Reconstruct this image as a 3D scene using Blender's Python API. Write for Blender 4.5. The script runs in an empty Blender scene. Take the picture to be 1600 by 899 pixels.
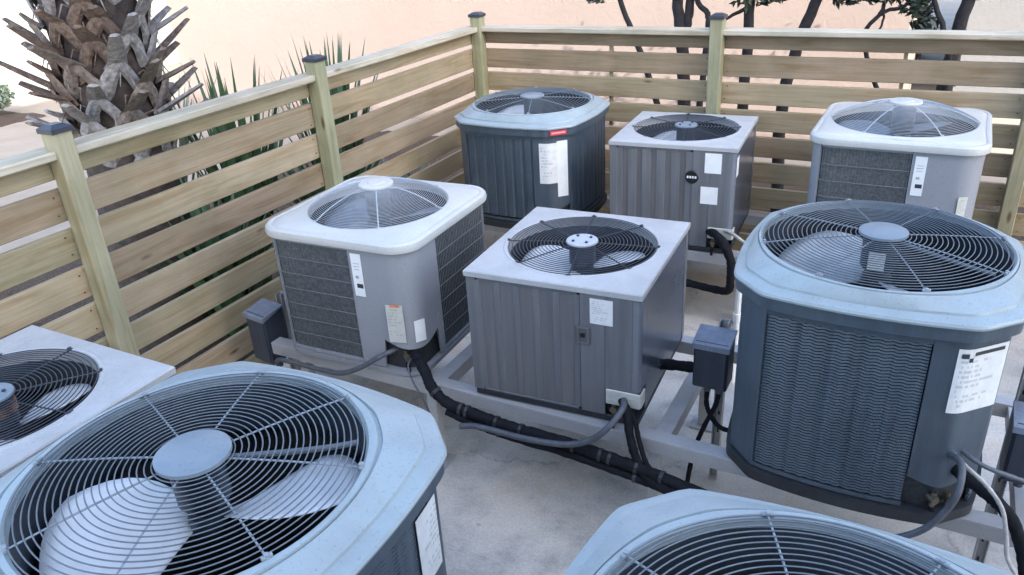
import bpy, bmesh, math, random
from mathutils import Vector, Matrix
random.seed(7)
R = math.radians
S = bpy.context.scene
COL = S.collection

# ------------------------------------------------------------------ camera
cam_d = bpy.data.cameras.new('camera'); cam = bpy.data.objects.new('camera', cam_d); COL.objects.link(cam)
cam_d.sensor_width = 36.0; cam_d.lens = 36.0 * 1216.14 / 1600.0
cam_d.clip_start = 0.05; cam_d.clip_end = 400
PI_, YA, RO = 0.451486, -0.509629, -0.0608232
fw = Vector((math.sin(YA)*math.cos(PI_), math.cos(YA)*math.cos(PI_), -math.sin(PI_)))
rt = Vector((math.cos(YA), -math.sin(YA), 0)); up = rt.cross(fw)
rt2 = rt*math.cos(RO) + up*math.sin(RO); up2 = -rt*math.sin(RO) + up*math.cos(RO)
M = Matrix((rt2, up2, -fw)).transposed().to_4x4(); M.translation = (3.36627, -5.68346, 2.5263)
cam.matrix_world = M
S.camera = cam
# ------------------------------------------------------------------ light
SUN_EL, SUN_AZ = R(32), R(50)         # the sun stands behind the viewer; azimuth off -Y, towards +X
sd = Vector((math.sin(SUN_AZ)*math.cos(SUN_EL), -math.cos(SUN_AZ)*math.cos(SUN_EL), math.sin(SUN_EL)))
W = bpy.data.worlds.new('World'); S.world = W; W.use_nodes = True
nt = W.node_tree; bg = nt.nodes['Background']
sky = nt.nodes.new('ShaderNodeTexSky'); sky.sky_type = 'NISHITA'; sky.sun_disc = False
sky.sun_elevation = SUN_EL; sky.sun_rotation = math.atan2(sd.x, sd.y); sky.dust_density = 2.5; sky.air_density = 1.0
nt.links.new(sky.outputs[0], bg.inputs[0]); bg.inputs[1].default_value = 0.15
sl = bpy.data.lights.new('sun', 'SUN'); sl.energy = 2.0; sl.angle = R(0.6); sl.color = (1.0, 0.94, 0.85)
so = bpy.data.objects.new('sun', sl); COL.objects.link(so); so.rotation_euler = sd.to_track_quat('Z', 'Y').to_euler(); so.location = (0, -20, 20)
S.view_settings.view_transform = 'Standard'; S.view_settings.look = 'None'; S.view_settings.gamma = 1.0
S.view_settings.exposure = 2.6
S.view_settings.use_curve_mapping = False

# ------------------------------------------------------------------ materials
def nodes(name):
    m = bpy.data.materials.new(name); m.use_nodes = True
    t = m.node_tree; return m, t, t.nodes, t.links, t.nodes['Principled BSDF']
def ramp(N, stops):
    r = N.new('ShaderNodeValToRGB'); e = r.color_ramp.elements
    while len(e) < len(stops): e.new(0.5)
    for k, (p, c) in enumerate(stops): e[k].position = p; e[k].color = (*c, 1) if len(c) == 3 else c
    return r
def noise(N, L, vec, scale, detail=4, rough=0.55, dist=0.0):
    n = N.new('ShaderNodeTexNoise'); n.inputs['Scale'].default_value = scale; n.inputs['Detail'].default_value = detail
    n.inputs['Roughness'].default_value = rough; n.inputs['Distortion'].default_value = dist
    if vec is not None: L.new(vec, n.inputs['Vector'])
    return n
def mixc(N, L, fac, a, b, mode='MIX'):
    m = N.new('ShaderNodeMix'); m.data_type = 'RGBA'; m.blend_type = mode
    if isinstance(fac, (int, float)): m.inputs[0].default_value = fac
    else: L.new(fac, m.inputs[0])
    for k, v in ((6, a), (7, b)):
        if isinstance(v, tuple): m.inputs[k].default_value = (*v, 1)
        else: L.new(v, m.inputs[k])
    return m.outputs[2]
def math_(N, L, op, a, b=None):
    m = N.new('ShaderNodeMath'); m.operation = op
    for k, v in ((0, a), (1, b)):
        if v is None: continue
        if isinstance(v, (int, float)): m.inputs[k].default_value = v
        else: L.new(v, m.inputs[k])
    return m.outputs[0]
def bump(N, L, bs, h, strength=0.2, dist=0.01):
    b = N.new('ShaderNodeBump'); b.inputs['Strength'].default_value = strength; b.inputs['Distance'].default_value = dist
    L.new(h, b.inputs['Height']); L.new(b.outputs[0], bs.inputs['Normal'])
def mapped(N, L, scale, rnd=True):
    tc = N.new('ShaderNodeTexCoord'); mp = N.new('ShaderNodeMapping'); mp.inputs['Scale'].default_value = scale
    L.new(tc.outputs['Object'], mp.inputs['Vector'])
    if rnd:
        oi = N.new('ShaderNodeObjectInfo'); c = N.new('ShaderNodeCombineXYZ')
        v = math_(N, L, 'MULTIPLY', oi.outputs['Random'], 60.0)
        for k in range(3): L.new(v, c.inputs[k])
        L.new(c.outputs[0], mp.inputs['Location'])
        return mp.outputs[0], oi
    return mp.outputs[0], None

def painted(name, col, dust=(0.42, 0.40, 0.37), rough=0.42, amount=0.35, metallic=0.0, streak=True, spec=0.5, dent=0.08):
    m, t, N, L, b = nodes(name)
    v, oi = mapped(N, L, (1, 1, 1))
    n1 = noise(N, L, v, 5.0, 6, 0.65, 0.3)
    r1 = ramp(N, [(0.42, (0, 0, 0)), (0.75, (1, 1, 1))]); L.new(n1.outputs['Fac'], r1.inputs[0])
    f = math_(N, L, 'MULTIPLY', r1.outputs[0], amount)
    c = mixc(N, L, f, col, dust)
    if streak:
        mp = N.new('ShaderNodeMapping'); mp.inputs['Scale'].default_value = (22, 22, 1.2); L.new(v, mp.inputs['Vector'])
        n2 = noise(N, L, mp.outputs[0], 1.0, 4, 0.6)
        r2 = ramp(N, [(0.35, (0.80, 0.80, 0.80)), (0.65, (1.1, 1.1, 1.1))]); L.new(n2.outputs['Fac'], r2.inputs[0])
        c = mixc(N, L, 1.0, c, r2.outputs[0], 'MULTIPLY')
    n3 = noise(N, L, v, 130.0, 2)
    sp = ramp(N, [(0.60, (1, 1, 1)), (0.74, (0.55, 0.52, 0.48))]); L.new(n3.outputs['Fac'], sp.inputs[0])
    c = mixc(N, L, 0.55, c, mixc(N, L, 1.0, c, sp.outputs[0], 'MULTIPLY'))
    L.new(c, b.inputs['Base Color'])
    rr = math_(N, L, 'MULTIPLY_ADD', r1.outputs[0], min(0.3, amount*0.5)); rr.node.inputs[2].default_value = rough
    L.new(rr, b.inputs['Roughness'])
    b.inputs['Metallic'].default_value = metallic; b.inputs['Specular IOR Level'].default_value = spec
    n4 = noise(N, L, v, 9.0, 3)
    bump(N, L, b, n4.outputs['Fac'], dent, 0.01)
    return m

def wood(name, cols, dark=0.6):
    m, t, N, L, b = nodes(name)
    v, oi = mapped(N, L, (1, 1, 1))
    mp = N.new('ShaderNodeMapping'); mp.inputs['Scale'].default_value = (0.9, 10, 10); L.new(v, mp.inputs['Vector'])
    n0 = noise(N, L, v, 1.7, 3, 0.5)                                   # bends the grain
    w = N.new('ShaderNodeTexNoise'); w.inputs['Scale'].default_value = 1.6; w.inputs['Detail'].default_value = 5; w.inputs['Distortion'].default_value = 1.3
    L.new(mp.outputs[0], w.inputs['Vector'])
    gr = ramp(N, [(0.34, (0, 0, 0)), (0.50, (0.75, 0.75, 0.75)), (0.68, (1, 1, 1))]); L.new(w.outputs['Fac'], gr.inputs[0])
    mp2 = N.new('ShaderNodeMapping'); mp2.inputs['Scale'].default_value = (2.0, 90, 90); L.new(v, mp2.inputs['Vector'])
    fine = noise(N, L, mp2.outputs[0], 1.0, 3, 0.7)
    base = ramp(N, cols); L.new(oi.outputs['Random'], base.inputs[0])
    dk = mixc(N, L, 1.0, base.outputs[0], (0.80, 0.73, 0.65), 'MULTIPLY')
    c = mixc(N, L, gr.outputs[0], dk, base.outputs[0])
    fr = ramp(N, [(0.3, (0.84, 0.84, 0.83)), (0.62, (1.05, 1.05, 1.05))]); L.new(fine.outputs['Fac'], fr.inputs[0])
    c = mixc(N, L, 1.0, c, fr.outputs[0], 'MULTIPLY')
    stn = noise(N, L, v, 2.6, 5, 0.6); sr = ramp(N, [(0.38, (0.84, 0.86, 0.80)), (0.62, (1.06, 1.04, 1.0))]); L.new(stn.outputs['Fac'], sr.inputs[0])
    c = mixc(N, L, 1.0, c, sr.outputs[0], 'MULTIPLY')
    mp3 = N.new('ShaderNodeMapping'); mp3.inputs['Scale'].default_value = (1.5, 5.0, 5.0); L.new(v, mp3.inputs['Vector'])
    vo = N.new('ShaderNodeTexVoronoi'); vo.inputs['Scale'].default_value = 1.0; L.new(mp3.outputs[0], vo.inputs['Vector'])
    kn = ramp(N, [(0.035, (0.28, 0.18, 0.10)), (0.085, (1, 1, 1))]); L.new(vo.outputs['Distance'], kn.inputs[0])
    c = mixc(N, L, 0.85, c, kn.outputs[0], 'MULTIPLY')
    L.new(c, b.inputs['Base Color']); b.inputs['Roughness'].default_value = 0.8; b.inputs['Specular IOR Level'].default_value = 0.25
    h = math_(N, L, 'ADD', fine.outputs['Fac'], w.outputs['Fac'])
    bump(N, L, b, h, 0.35, 0.004)
    return m

def plain(name, col, rough=0.6, metallic=0.0, var=0.25, scale=12.0, bs=0.1, spec=0.5):
    m, t, N, L, b = nodes(name)
    v, oi = mapped(N, L, (1, 1, 1))
    n = noise(N, L, v, scale, 5, 0.6)
    r = ramp(N, [(0.3, tuple(x*(1-var) for x in col)), (0.7, tuple(min(1, x*(1+var)) for x in col))]); L.new(n.outputs['Fac'], r.inputs[0])
    L.new(r.outputs[0], b.inputs['Base Color']); b.inputs['Roughness'].default_value = rough; b.inputs['Metallic'].default_value = metallic
    b.inputs['Specular IOR Level'].default_value = spec
    if bs: bump(N, L, b, n.outputs['Fac'], bs, 0.01)
    return m

def printed(name, paper, ink, rows, cols, cover=0.55, head=True):
    """paper sticker with rows of unreadable small print (generated x / z across the sticker)"""
    m, t, N, L, b = nodes(name)
    tc = N.new('ShaderNodeTexCoord'); sx = N.new('ShaderNodeSeparateXYZ'); L.new(tc.outputs['Generated'], sx.inputs[0])
    u, v = sx.outputs[0], sx.outputs[2]
    vr = math_(N, L, 'MULTIPLY', v, rows); row = math_(N, L, 'FLOOR', vr); fr = math_(N, L, 'FRACT', vr)
    cu = math_(N, L, 'FLOOR', math_(N, L, 'MULTIPLY', u, cols))
    cb = N.new('ShaderNodeCombineXYZ'); L.new(cu, cb.inputs[0]); L.new(row, cb.inputs[1])
    wn = N.new('ShaderNodeTexWhiteNoise'); wn.noise_dimensions = '2D'; L.new(cb.outputs[0], wn.inputs['Vector'])
    wr = N.new('ShaderNodeTexWhiteNoise'); wr.noise_dimensions = '1D'; L.new(row, wr.inputs['W'])
    ink1 = math_(N, L, 'LESS_THAN', wn.outputs['Value'], cover)
    band = math_(N, L, 'LESS_THAN', math_(N, L, 'ABSOLUTE', math_(N, L, 'SUBTRACT', fr, 0.5)), 0.26)
    ln = math_(N, L, 'LESS_THAN', u, math_(N, L, 'MULTIPLY_ADD', wr.outputs['Value'], 0.75))
    ln.node.inputs[1].links[0].from_node.inputs[2].default_value = 0.15
    mg = math_(N, L, 'MULTIPLY', math_(N, L, 'GREATER_THAN', u, 0.09), math_(N, L, 'LESS_THAN', u, 0.92))
    mv = math_(N, L, 'MULTIPLY', math_(N, L, 'GREATER_THAN', v, 0.06), math_(N, L, 'LESS_THAN', v, 0.95))
    k = math_(N, L, 'MULTIPLY', math_(N, L, 'MULTIPLY', ink1, band), math_(N, L, 'MULTIPLY', math_(N, L, 'MULTIPLY', ln, mg), mv))
    k = math_(N, L, 'MULTIPLY', k, 0.30)
    n = noise(N, L, tc.outputs['Object'], 25, 4); pr = ramp(N, [(0.3, tuple(x*0.85 for x in paper)), (0.7, paper)]); L.new(n.outputs['Fac'], pr.inputs[0])
    L.new(mixc(N, L, k, pr.outputs[0], ink), b.inputs['Base Color']); b.inputs['Roughness'].default_value = 0.55
    return m

MT = {}
MT['slate'] = painted('slate_paint', (0.052, 0.072, 0.094), dust=(0.15, 0.165, 0.175), amount=0.22, rough=0.42)
MT['slate_lid'] = painted('lid_paint', (0.292, 0.345, 0.362), dust=(0.19, 0.212, 0.22), amount=0.5, rough=0.36, streak=False)
MT['taupe'] = painted('taupe_paint', (0.135, 0.140, 0.150), dust=(0.22, 0.21, 0.20), amount=0.22, rough=0.40)
MT['taupe_lou'] = painted('shade_darkened_taupe', (0.105, 0.098, 0.098), dust=(0.18, 0.165, 0.15), amount=0.22, rough=0.5)  # darker than the cabinet: shadow between the louvres is put into the colour
MT['grey_lid'] = painted('pale_grey_lid_paint', (0.42, 0.42, 0.42), dust=(0.27, 0.265, 0.25), amount=0.5, rough=0.40, streak=False)
MT['sky_tinted_side'] = painted('sky_tinted_side_paint', (0.058, 0.074, 0.105), dust=(0.11, 0.125, 0.15), amount=0.10, rough=0.24, streak=False, dent=0.012)  # side sheet coloured darker and bluer to carry the sky reflection
MT['corner_gloss'] = painted('glossy_grey_corner_paint', (0.15, 0.165, 0.195), dust=(0.2, 0.21, 0.22), amount=0.15, rough=0.16, streak=False, dent=0.01)
MT['white_lid'] = painted('white_lid_paint', (0.505, 0.505, 0.485), dust=(0.38, 0.375, 0.345), amount=0.35, rough=0.28, streak=False)
MT['blue_grey'] = painted('blue_grey_paint', (0.265, 0.275, 0.295), dust=(0.20, 0.205, 0.22), amount=0.16, rough=0.22, streak=False, dent=0.02)
MT['coil'] = plain('dark_coil_fins', (0.030, 0.033, 0.036), 0.6, 0.3, 0.4, 60)
MT['coil_grid'] = plain('coil_guard_fins', (0.115, 0.122, 0.125), 0.65, 0.2, 0.4, 70)
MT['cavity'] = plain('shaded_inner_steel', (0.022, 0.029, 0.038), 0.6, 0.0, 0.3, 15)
MT['wire'] = plain('painted_guard_wire', (0.105, 0.125, 0.145), 0.45, 0.0, 0.2, 40, 0)
MT['rod_dim'] = plain('dim_guard_rod', (0.13, 0.14, 0.145), 0.5, 0.0, 0.2, 40, 0)
MT['rod'] = plain('pale_guard_rod', (0.24, 0.27, 0.30), 0.45, 0.0, 0.2, 40, 0)
MT['wire_dark'] = plain('dark_guard_wire', (0.035, 0.040, 0.050), 0.45, 0.0, 0.2, 40, 0)
MT['wire_pale'] = plain('pale_guard_wire', (0.42, 0.45, 0.49), 0.4, 0.0, 0.15, 40, 0)
MT['hub'] = painted('hub_paint', (0.155, 0.20, 0.24), dust=(0.4, 0.4, 0.4), amount=0.3, rough=0.4, streak=False)
MT['hub_pale'] = painted('pale_hub_paint', (0.40, 0.43, 0.47), dust=(0.5, 0.5, 0.5), amount=0.3, rough=0.4, streak=False)
MT['motor'] = plain('black_motor_paint', (0.022, 0.028, 0.040), 0.4, 0.0, 0.25, 20)
MT['blade'] = plain('bare_aluminium_blade', (0.68, 0.69, 0.70), 0.5, 0.0, 0.12, 8)
MT['blade_darker'] = plain('darker_blade', (0.36, 0.38, 0.39), 0.6, 0.0, 0.25, 8)  # darker, greyer blade tone, used on one unit
MT['blade_grey'] = plain('weathered_blade', (0.16, 0.19, 0.22), 0.45, 0.2, 0.2, 8)
MT['base'] = plain('black_base_pan', (0.018, 0.020, 0.024), 0.5, 0.0, 0.3, 20)
MT['alu'] = painted('mill_aluminium', (0.38, 0.38, 0.385), dust=(0.24, 0.215, 0.195), amount=0.4, rough=0.42, metallic=0.2, streak=False)
MT['box'] = painted('disconnect_grey_paint', (0.032, 0.040, 0.060), dust=(0.1, 0.11, 0.14), amount=0.15, rough=0.45)
MT['box_top'] = painted('disconnect_hood_paint', (0.17, 0.20, 0.26), dust=(0.3, 0.33, 0.38), amount=0.3, rough=0.4)
MT['rubber'] = plain('black_foam_insulation', (0.009, 0.010, 0.013), 0.8, 0.0, 0.4, 30, 0.4, 0.15)
MT['conduit'] = plain('grey_flexible_conduit', (0.075, 0.082, 0.098), 0.5, 0.0, 0.25, 30)
MT['conduit_pale'] = plain('pale_sheathed_cable', (0.36, 0.34, 0.32), 0.5, 0.0, 0.3, 30)
MT['copper'] = plain('copper', (0.55, 0.24, 0.12), 0.35, 0.9, 0.25, 30)
MT['brass'] = plain('brass_valve', (0.16, 0.135, 0.10), 0.4, 0.6, 0.3, 30)
MT['pvc'] = plain('white_pvc', (0.72, 0.71, 0.68), 0.4, 0.0, 0.08, 20)
MT['black_cap'] = plain('black_post_cap', (0.028, 0.032, 0.045), 0.35, 0.0, 0.3, 25)
MT['red'] = plain('red_badge', (0.55, 0.05, 0.07), 0.4, 0.0, 0.1, 25)
MT['pink'] = plain('worn_badge_letters', (0.75, 0.38, 0.42), 0.5, 0.0, 0.1, 25)
MT['black_badge'] = plain('black_badge', (0.012, 0.012, 0.015), 0.35, 0.0, 0.1, 25)
MT['white_mark'] = plain('white_badge_mark', (0.7, 0.7, 0.7), 0.5, 0.0, 0.1, 25)
MT['nail'] = plain('rusted_nail', (0.09, 0.07, 0.06), 0.6, 0.3, 0.4, 30, 0)
MT['screw'] = plain('zinc_screw', (0.4, 0.41, 0.43), 0.35, 0.8, 0.2, 30, 0)
MT['paper'] = printed('printed_label', (0.72, 0.72, 0.70), (0.08, 0.08, 0.09), 13, 26)
MT['paper_fine'] = printed('finely_printed_label', (0.74, 0.73, 0.70), (0.10, 0.10, 0.10), 24, 20, 0.6)
MT['paper_blank'] = plain('plain_white_sticker', (0.74, 0.75, 0.74), 0.5, 0, 0.06, 14)
MT['paper_worn'] = printed('weathered_label', (0.52, 0.52, 0.47), (0.16, 0.15, 0.12), 12, 9, 0.62)
MT['ink'] = plain('black_print', (0.03, 0.03, 0.035), 0.6, 0, 0.2, 30, 0)
MT['orange'] = plain('warning_print', (0.62, 0.20, 0.08), 0.6, 0, 0.2, 30, 0)
MT['board'] = wood('treated_pine_boards', [(0.0, (0.335, 0.272, 0.185)), (0.22, (0.385, 0.312, 0.218)), (0.45, (0.310, 0.270, 0.180)), (0.62, (0.260, 0.192, 0.138)), (0.82, (0.37, 0.305, 0.215)), (1.0, (0.285, 0.222, 0.158))])
MT['post'] = wood('treated_pine_posts', [(0.0, (0.315, 0.315, 0.215)), (1.0, (0.345, 0.32, 0.23))])
MT['rail'] = wood('skylit_cap_rail', [(0.0, (0.52, 0.48, 0.41)), (1.0, (0.46, 0.42, 0.36))])  # paler than the boards: skylight on the flat tops is put into the wood

def concrete():
    m, t, N, L, b = nodes('stained_concrete')
    v, _ = mapped(N, L, (1, 1, 1), False)
    n1 = noise(N, L, v, 1.25, 10, 0.70, 0.15); n2 = noise(N, L, v, 5.0, 8, 0.68, 0.15); n3 = noise(N, L, v, 90, 3)
    r1 = ramp(N, [(0.34, (0.29, 0.28, 0.265)), (0.45, (0.44, 0.415, 0.38)), (0.56, (0.56, 0.515, 0.46)), (0.67, (0.50, 0.41, 0.33))]); L.new(n1.outputs['Fac'], r1.inputs[0])
    r2 = ramp(N, [(0.30, (0.72, 0.71, 0.70)), (0.48, (1, 1, 1)), (0.72, (1.05, 1.04, 1.03))]); L.new(n2.outputs['Fac'], r2.inputs[0])
    c = mixc(N, L, 0.8, r1.outputs[0], mixc(N, L, 1.0, r1.outputs[0], r2.outputs[0], 'MULTIPLY'))
    vo = N.new('ShaderNodeTexVoronoi'); vo.inputs['Scale'].default_value = 4.3; L.new(v, vo.inputs['Vector'])
    sp = ramp(N, [(0.02, (0.25, 0.24, 0.24)), (0.075, (1, 1, 1))]); L.new(vo.outputs['Distance'], sp.inputs[0])
    c = mixc(N, L, 0.7, c, sp.outputs[0], 'MULTIPLY')
    vc = N.new('ShaderNodeTexVoronoi'); vc.feature = 'DISTANCE_TO_EDGE'; vc.inputs['Scale'].default_value = 0.55
    wv = N.new('ShaderNodeVectorMath'); wv.operation = 'MULTIPLY_ADD'; wv.inputs[1].default_value = (0.35, 0.35, 0.0); L.new(n2.outputs['Color'], wv.inputs[0]); L.new(v, wv.inputs[2]); L.new(wv.outputs[0], vc.inputs['Vector'])
    ck = ramp(N, [(0.0, (0.42, 0.41, 0.40)), (0.006, (1, 1, 1))]); L.new(vc.outputs['Distance'], ck.inputs[0])
    c = mixc(N, L, 0.5, c, ck.outputs[0], 'MULTIPLY')
    r3 = ramp(N, [(0.35, (0.86, 0.86, 0.86)), (0.6, (1.04, 1.04, 1.04))]); L.new(n3.outputs['Fac'], r3.inputs[0])
    c = mixc(N, L, 1.0, c, r3.outputs[0], 'MULTIPLY')
    L.new(c, b.inputs['Base Color']); b.inputs['Roughness'].default_value = 0.85
    bump(N, L, b, n3.outputs['Fac'], 0.15, 0.003); return m
MT['concrete'] = concrete()
def stucco(name, col, sc=14):
    m, t, N, L, b = nodes(name)
    v, _ = mapped(N, L, (1, 1, 1), False)
    n1 = noise(N, L, v, 0.7, 4); n2 = noise(N, L, v, sc, 6, 0.65, 0.5)
    r = ramp(N, [(0.3, tuple(x*0.93 for x in col)), (0.7, tuple(min(x*1.03, 0.9) for x in col))]); L.new(n1.outputs['Fac'], r.inputs[0])
    L.new(r.outputs[0], b.inputs['Base Color']); b.inputs['Roughness'].default_value = 0.9
    bump(N, L, b, n2.outputs['Fac'], 0.6, 0.012); return m
MT['peach'] = stucco('peach_stucco', (0.245, 0.196, 0.172))
MT['white_stucco'] = stucco('white_stucco', (0.78, 0.77, 0.75), 20)
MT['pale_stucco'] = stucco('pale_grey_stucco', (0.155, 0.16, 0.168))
MT['left_stucco'] = stucco('cool_white_stucco', (0.34, 0.34, 0.34), 20)
MT['paving'] = plain('pale_paving', (0.27, 0.235, 0.195), 0.9, 0, 0.12, 2.5, 0.2)
MT['mulch'] = plain('dark_mulch', (0.055, 0.038, 0.027), 0.95, 0, 0.6, 45, 1.0)
MT['boot'] = plain('dry_palm_boot', (0.155, 0.128, 0.112), 0.9, 0, 0.55, 34, 1.0)
MT['boot_brown'] = plain('russet_palm_boot', (0.135, 0.095, 0.075), 0.9, 0, 0.55, 34, 1.0)
MT['boot_grey'] = plain('grey_palm_boot', (0.225, 0.215, 0.215), 0.9, 0, 0.45, 34, 1.0)
MT['fibre'] = plain('palm_trunk_fibre', (0.045, 0.034, 0.030), 0.95, 0, 0.5, 18, 0.8)
MT['leaf'] = plain('green_strap_leaf', (0.055, 0.115, 0.055), 0.45, 0, 0.35, 6, 0)
MT['leaf_pale'] = plain('grey_green_leaf', (0.15, 0.21, 0.16), 0.55, 0, 0.3, 6, 0)
MT['tree_leaf'] = plain('dark_tree_leaf', (0.016, 0.028, 0.018), 0.5, 0, 0.4, 6, 0)
MT['bark'] = plain('dark_bark', (0.016, 0.015, 0.018), 0.9, 0, 0.5, 20, 0.6)
MT['glass'] = plain('pale_blue_glass', (0.42, 0.60, 0.68), 0.1, 0, 0.05, 5, 0)

# ------------------------------------------------------------------ mesh helpers
class MB:
    def __init__(s): s.v = []; s.f = []
    def add(s, vs, fs):
        o = len(s.v); s.v += [tuple(x) for x in vs]; s.f += [tuple(i+o for i in f) for f in fs]
    def box(s, x0, x1, y0, y1, z0, z1, c=0.0):
        bm = bmesh.new(); bmesh.ops.create_cube(bm, size=1.0)
        for q in bm.verts: q.co = Vector(((x0+x1)/2+q.co.x*(x1-x0), (y0+y1)/2+q.co.y*(y1-y0), (z0+z1)/2+q.co.z*(z1-z0)))
        if c: bmesh.ops.bevel(bm, geom=bm.edges[:], offset=c, segments=1, affect='EDGES', profile=0.5)
        bm.verts.index_update(); s.add([q.co for q in bm.verts], [[q.index for q in f.verts] for f in bm.faces]); bm.free(); return s
    def lathe(s, prof, seg=48, cx=0, cy=0, closed=False):
        n = len(prof); vs = []; fs = []
        for k in range(seg):
            a = 2*math.pi*k/seg
            for r, z in prof: vs.append((cx+r*math.cos(a), cy+r*math.sin(a), z))
        m = n if closed else n-1
        for k in range(seg):
            k2 = (k+1) % seg
            for i in range(m):
                j = (i+1) % n
                fs.append((k*n+i, k2*n+i, k2*n+j, k*n+j))
        s.add(vs, fs); return s
    def tube(s, pts, r, seg=8, cap=True):
        pts = [Vector(p) for p in pts]; n = len(pts); vs = []; fs = []
        rr = r if isinstance(r, (list, tuple)) else [r]*n
        ref = Vector((0, 0, 1)); pu = None
        for i, p in enumerate(pts):
            d = (pts[min(i+1, n-1)]-pts[max(i-1, 0)]).normalized()
            if pu is None:
                a = ref if abs(d.z) < 0.9 else Vector((1, 0, 0)); pu = d.cross(a).normalized()
            else:
                pu = (pu - d*pu.dot(d)).normalized()
            w = d.cross(pu)
            for k in range(seg):
                a = 2*math.pi*k/seg; vs.append(p + (pu*math.cos(a)+w*math.sin(a))*rr[i])
        for i in range(n-1):
            for k in range(seg):
                k2 = (k+1) % seg; fs.append((i*seg+k, i*seg+k2, (i+1)*seg+k2, (i+1)*seg+k))
        if cap: fs += [tuple(range(seg-1, -1, -1)), tuple((n-1)*seg+k for k in range(seg))]
        s.add(vs, fs); return s
    def strip(s, path, z0, z1, t):
        """wall that follows path (list of (x, y), outside to the right when walking), z0/z1 numbers or functions of 0..1"""
        n = len(path); P = [Vector((x, y, 0)) for x, y in path]; vs = []
        for i, p in enumerate(P):
            d = (P[min(i+1, n-1)]-P[max(i-1, 0)]).normalized(); inn = Vector((-d.y, d.x, 0))*t
            a = i/(n-1); b0 = z0(a) if callable(z0) else z0; b1 = z1(a) if callable(z1) else z1
            vs += [(p.x, p.y, b0), (p.x, p.y, b1), (p.x+inn.x, p.y+inn.y, b1), (p.x+inn.x, p.y+inn.y, b0)]
        fs = []
        for i in range(n-1):
            for k in range(4):
                k2 = (k+1) % 4; fs.append((i*4+k, (i+1)*4+k, (i+1)*4+k2, i*4+k2))
        fs += [(0, 1, 2, 3), tuple((n-1)*4+k for k in (3, 2, 1, 0))]
        s.add(vs, fs); return s
    def mesh(s, name, mat, smooth=False):
        me = bpy.data.meshes.new(name); me.from_pydata(s.v, [], s.f); me.update()
        bm = bmesh.new(); bm.from_mesh(me); bmesh.ops.recalc_face_normals(bm, faces=bm.faces[:]); bm.to_mesh(me); bm.free()
        me.materials.append(MT[mat] if isinstance(mat, str) else mat)
        if smooth:
            for p in me.polygons: p.use_smooth = True
            try: me.set_sharp_from_angle(angle=R(smooth if smooth is not True else 35))
            except Exception: pass
        return me
    def obj(s, name, mat, parent=None, smooth=False, loc=(0, 0, 0), rot=(0, 0, 0)):
        o = bpy.data.objects.new(name, s.mesh(name, mat, smooth)); COL.objects.link(o)
        o.location = loc; o.rotation_euler = rot
        if parent: o.parent = parent
        return o
def tag(o, label=None, cat=None, group=None, kind=None):
    for k, v in (('label', label), ('category', cat), ('group', group), ('kind', kind)):
        if v: o[k] = v
    return o
def empty(name, loc, rz=0.0):
    o = bpy.data.objects.new(name, None); COL.objects.link(o); o.location = loc; o.rotation_euler = (0, 0, rz); o.empty_display_size = 0.1; return o
def link(name, me, parent, loc=(0, 0, 0), rot=(0, 0, 0)):
    o = bpy.data.objects.new(name, me); COL.objects.link(o); o.location = loc; o.rotation_euler = rot; o.parent = parent; return o
def spline(pts, n=8):
    P = [Vector(p) for p in pts]; P = [P[0]*2-P[1]] + P + [P[-1]*2-P[-2]]; out = []
    for i in range(1, len(P)-2):
        a, b, c, d = P[i-1], P[i], P[i+1], P[i+2]
        for k in range(n):
            t = k/n
            out.append(0.5*((2*b)+(c-a)*t+(2*a-5*b+4*c-d)*t*t+(3*b-3*c+d-a)*t**3))
    out.append(P[-2]); return out

# ------------------------------------------------------------------ the setting
tag(MB().box(-60, 60, -60, 60, -0.6, -0.06).obj('ground', 'paving'), kind='structure')
tag(MB().box(-0.12, 7.5, -7.4, 0.12, -0.3, 0.0).obj('concrete_floor', 'concrete'), kind='structure')
def bed(x0, x1, y0, y1, name='mulch_bed'):
    nx, ny = max(4, int((x1-x0)/0.12)), max(4, int((y1-y0)/0.12)); m = MB(); rnd = random.Random(int(x0*100+y0*10))
    vs = []
    for j in range(ny+1):
        for i in range(nx+1):
            e = i in (0, nx) or j in (0, ny)
            vs.append((x0+(x1-x0)*i/nx + (rnd.uniform(-.05, .05) if not e else rnd.uniform(-.08, .08)), y0+(y1-y0)*j/ny + rnd.uniform(-.05, .05), -0.08 if e else -0.02+rnd.uniform(-.018, .018)))
    m.add(vs, [(j*(nx+1)+i, j*(nx+1)+i+1, (j+1)*(nx+1)+i+1, (j+1)*(nx+1)+i) for j in range(ny) for i in range(nx)])
    return tag(m.obj(name, 'mulch', smooth=60), kind='structure')
bed(-3.4, -0.22, -3.35, 2.6); bed(-0.2, 7.0, 0.22, 2.3); bed(-10.9, -9.2, 0.9, 1.9)
# unseen block added behind the viewer to shade the yard and bounce light
tag(MB().box(2.6, 22.0, -9.0, -7.6, -0.06, 10.6).obj('added_shade_wall', 'white_stucco'), kind='structure')

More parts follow.
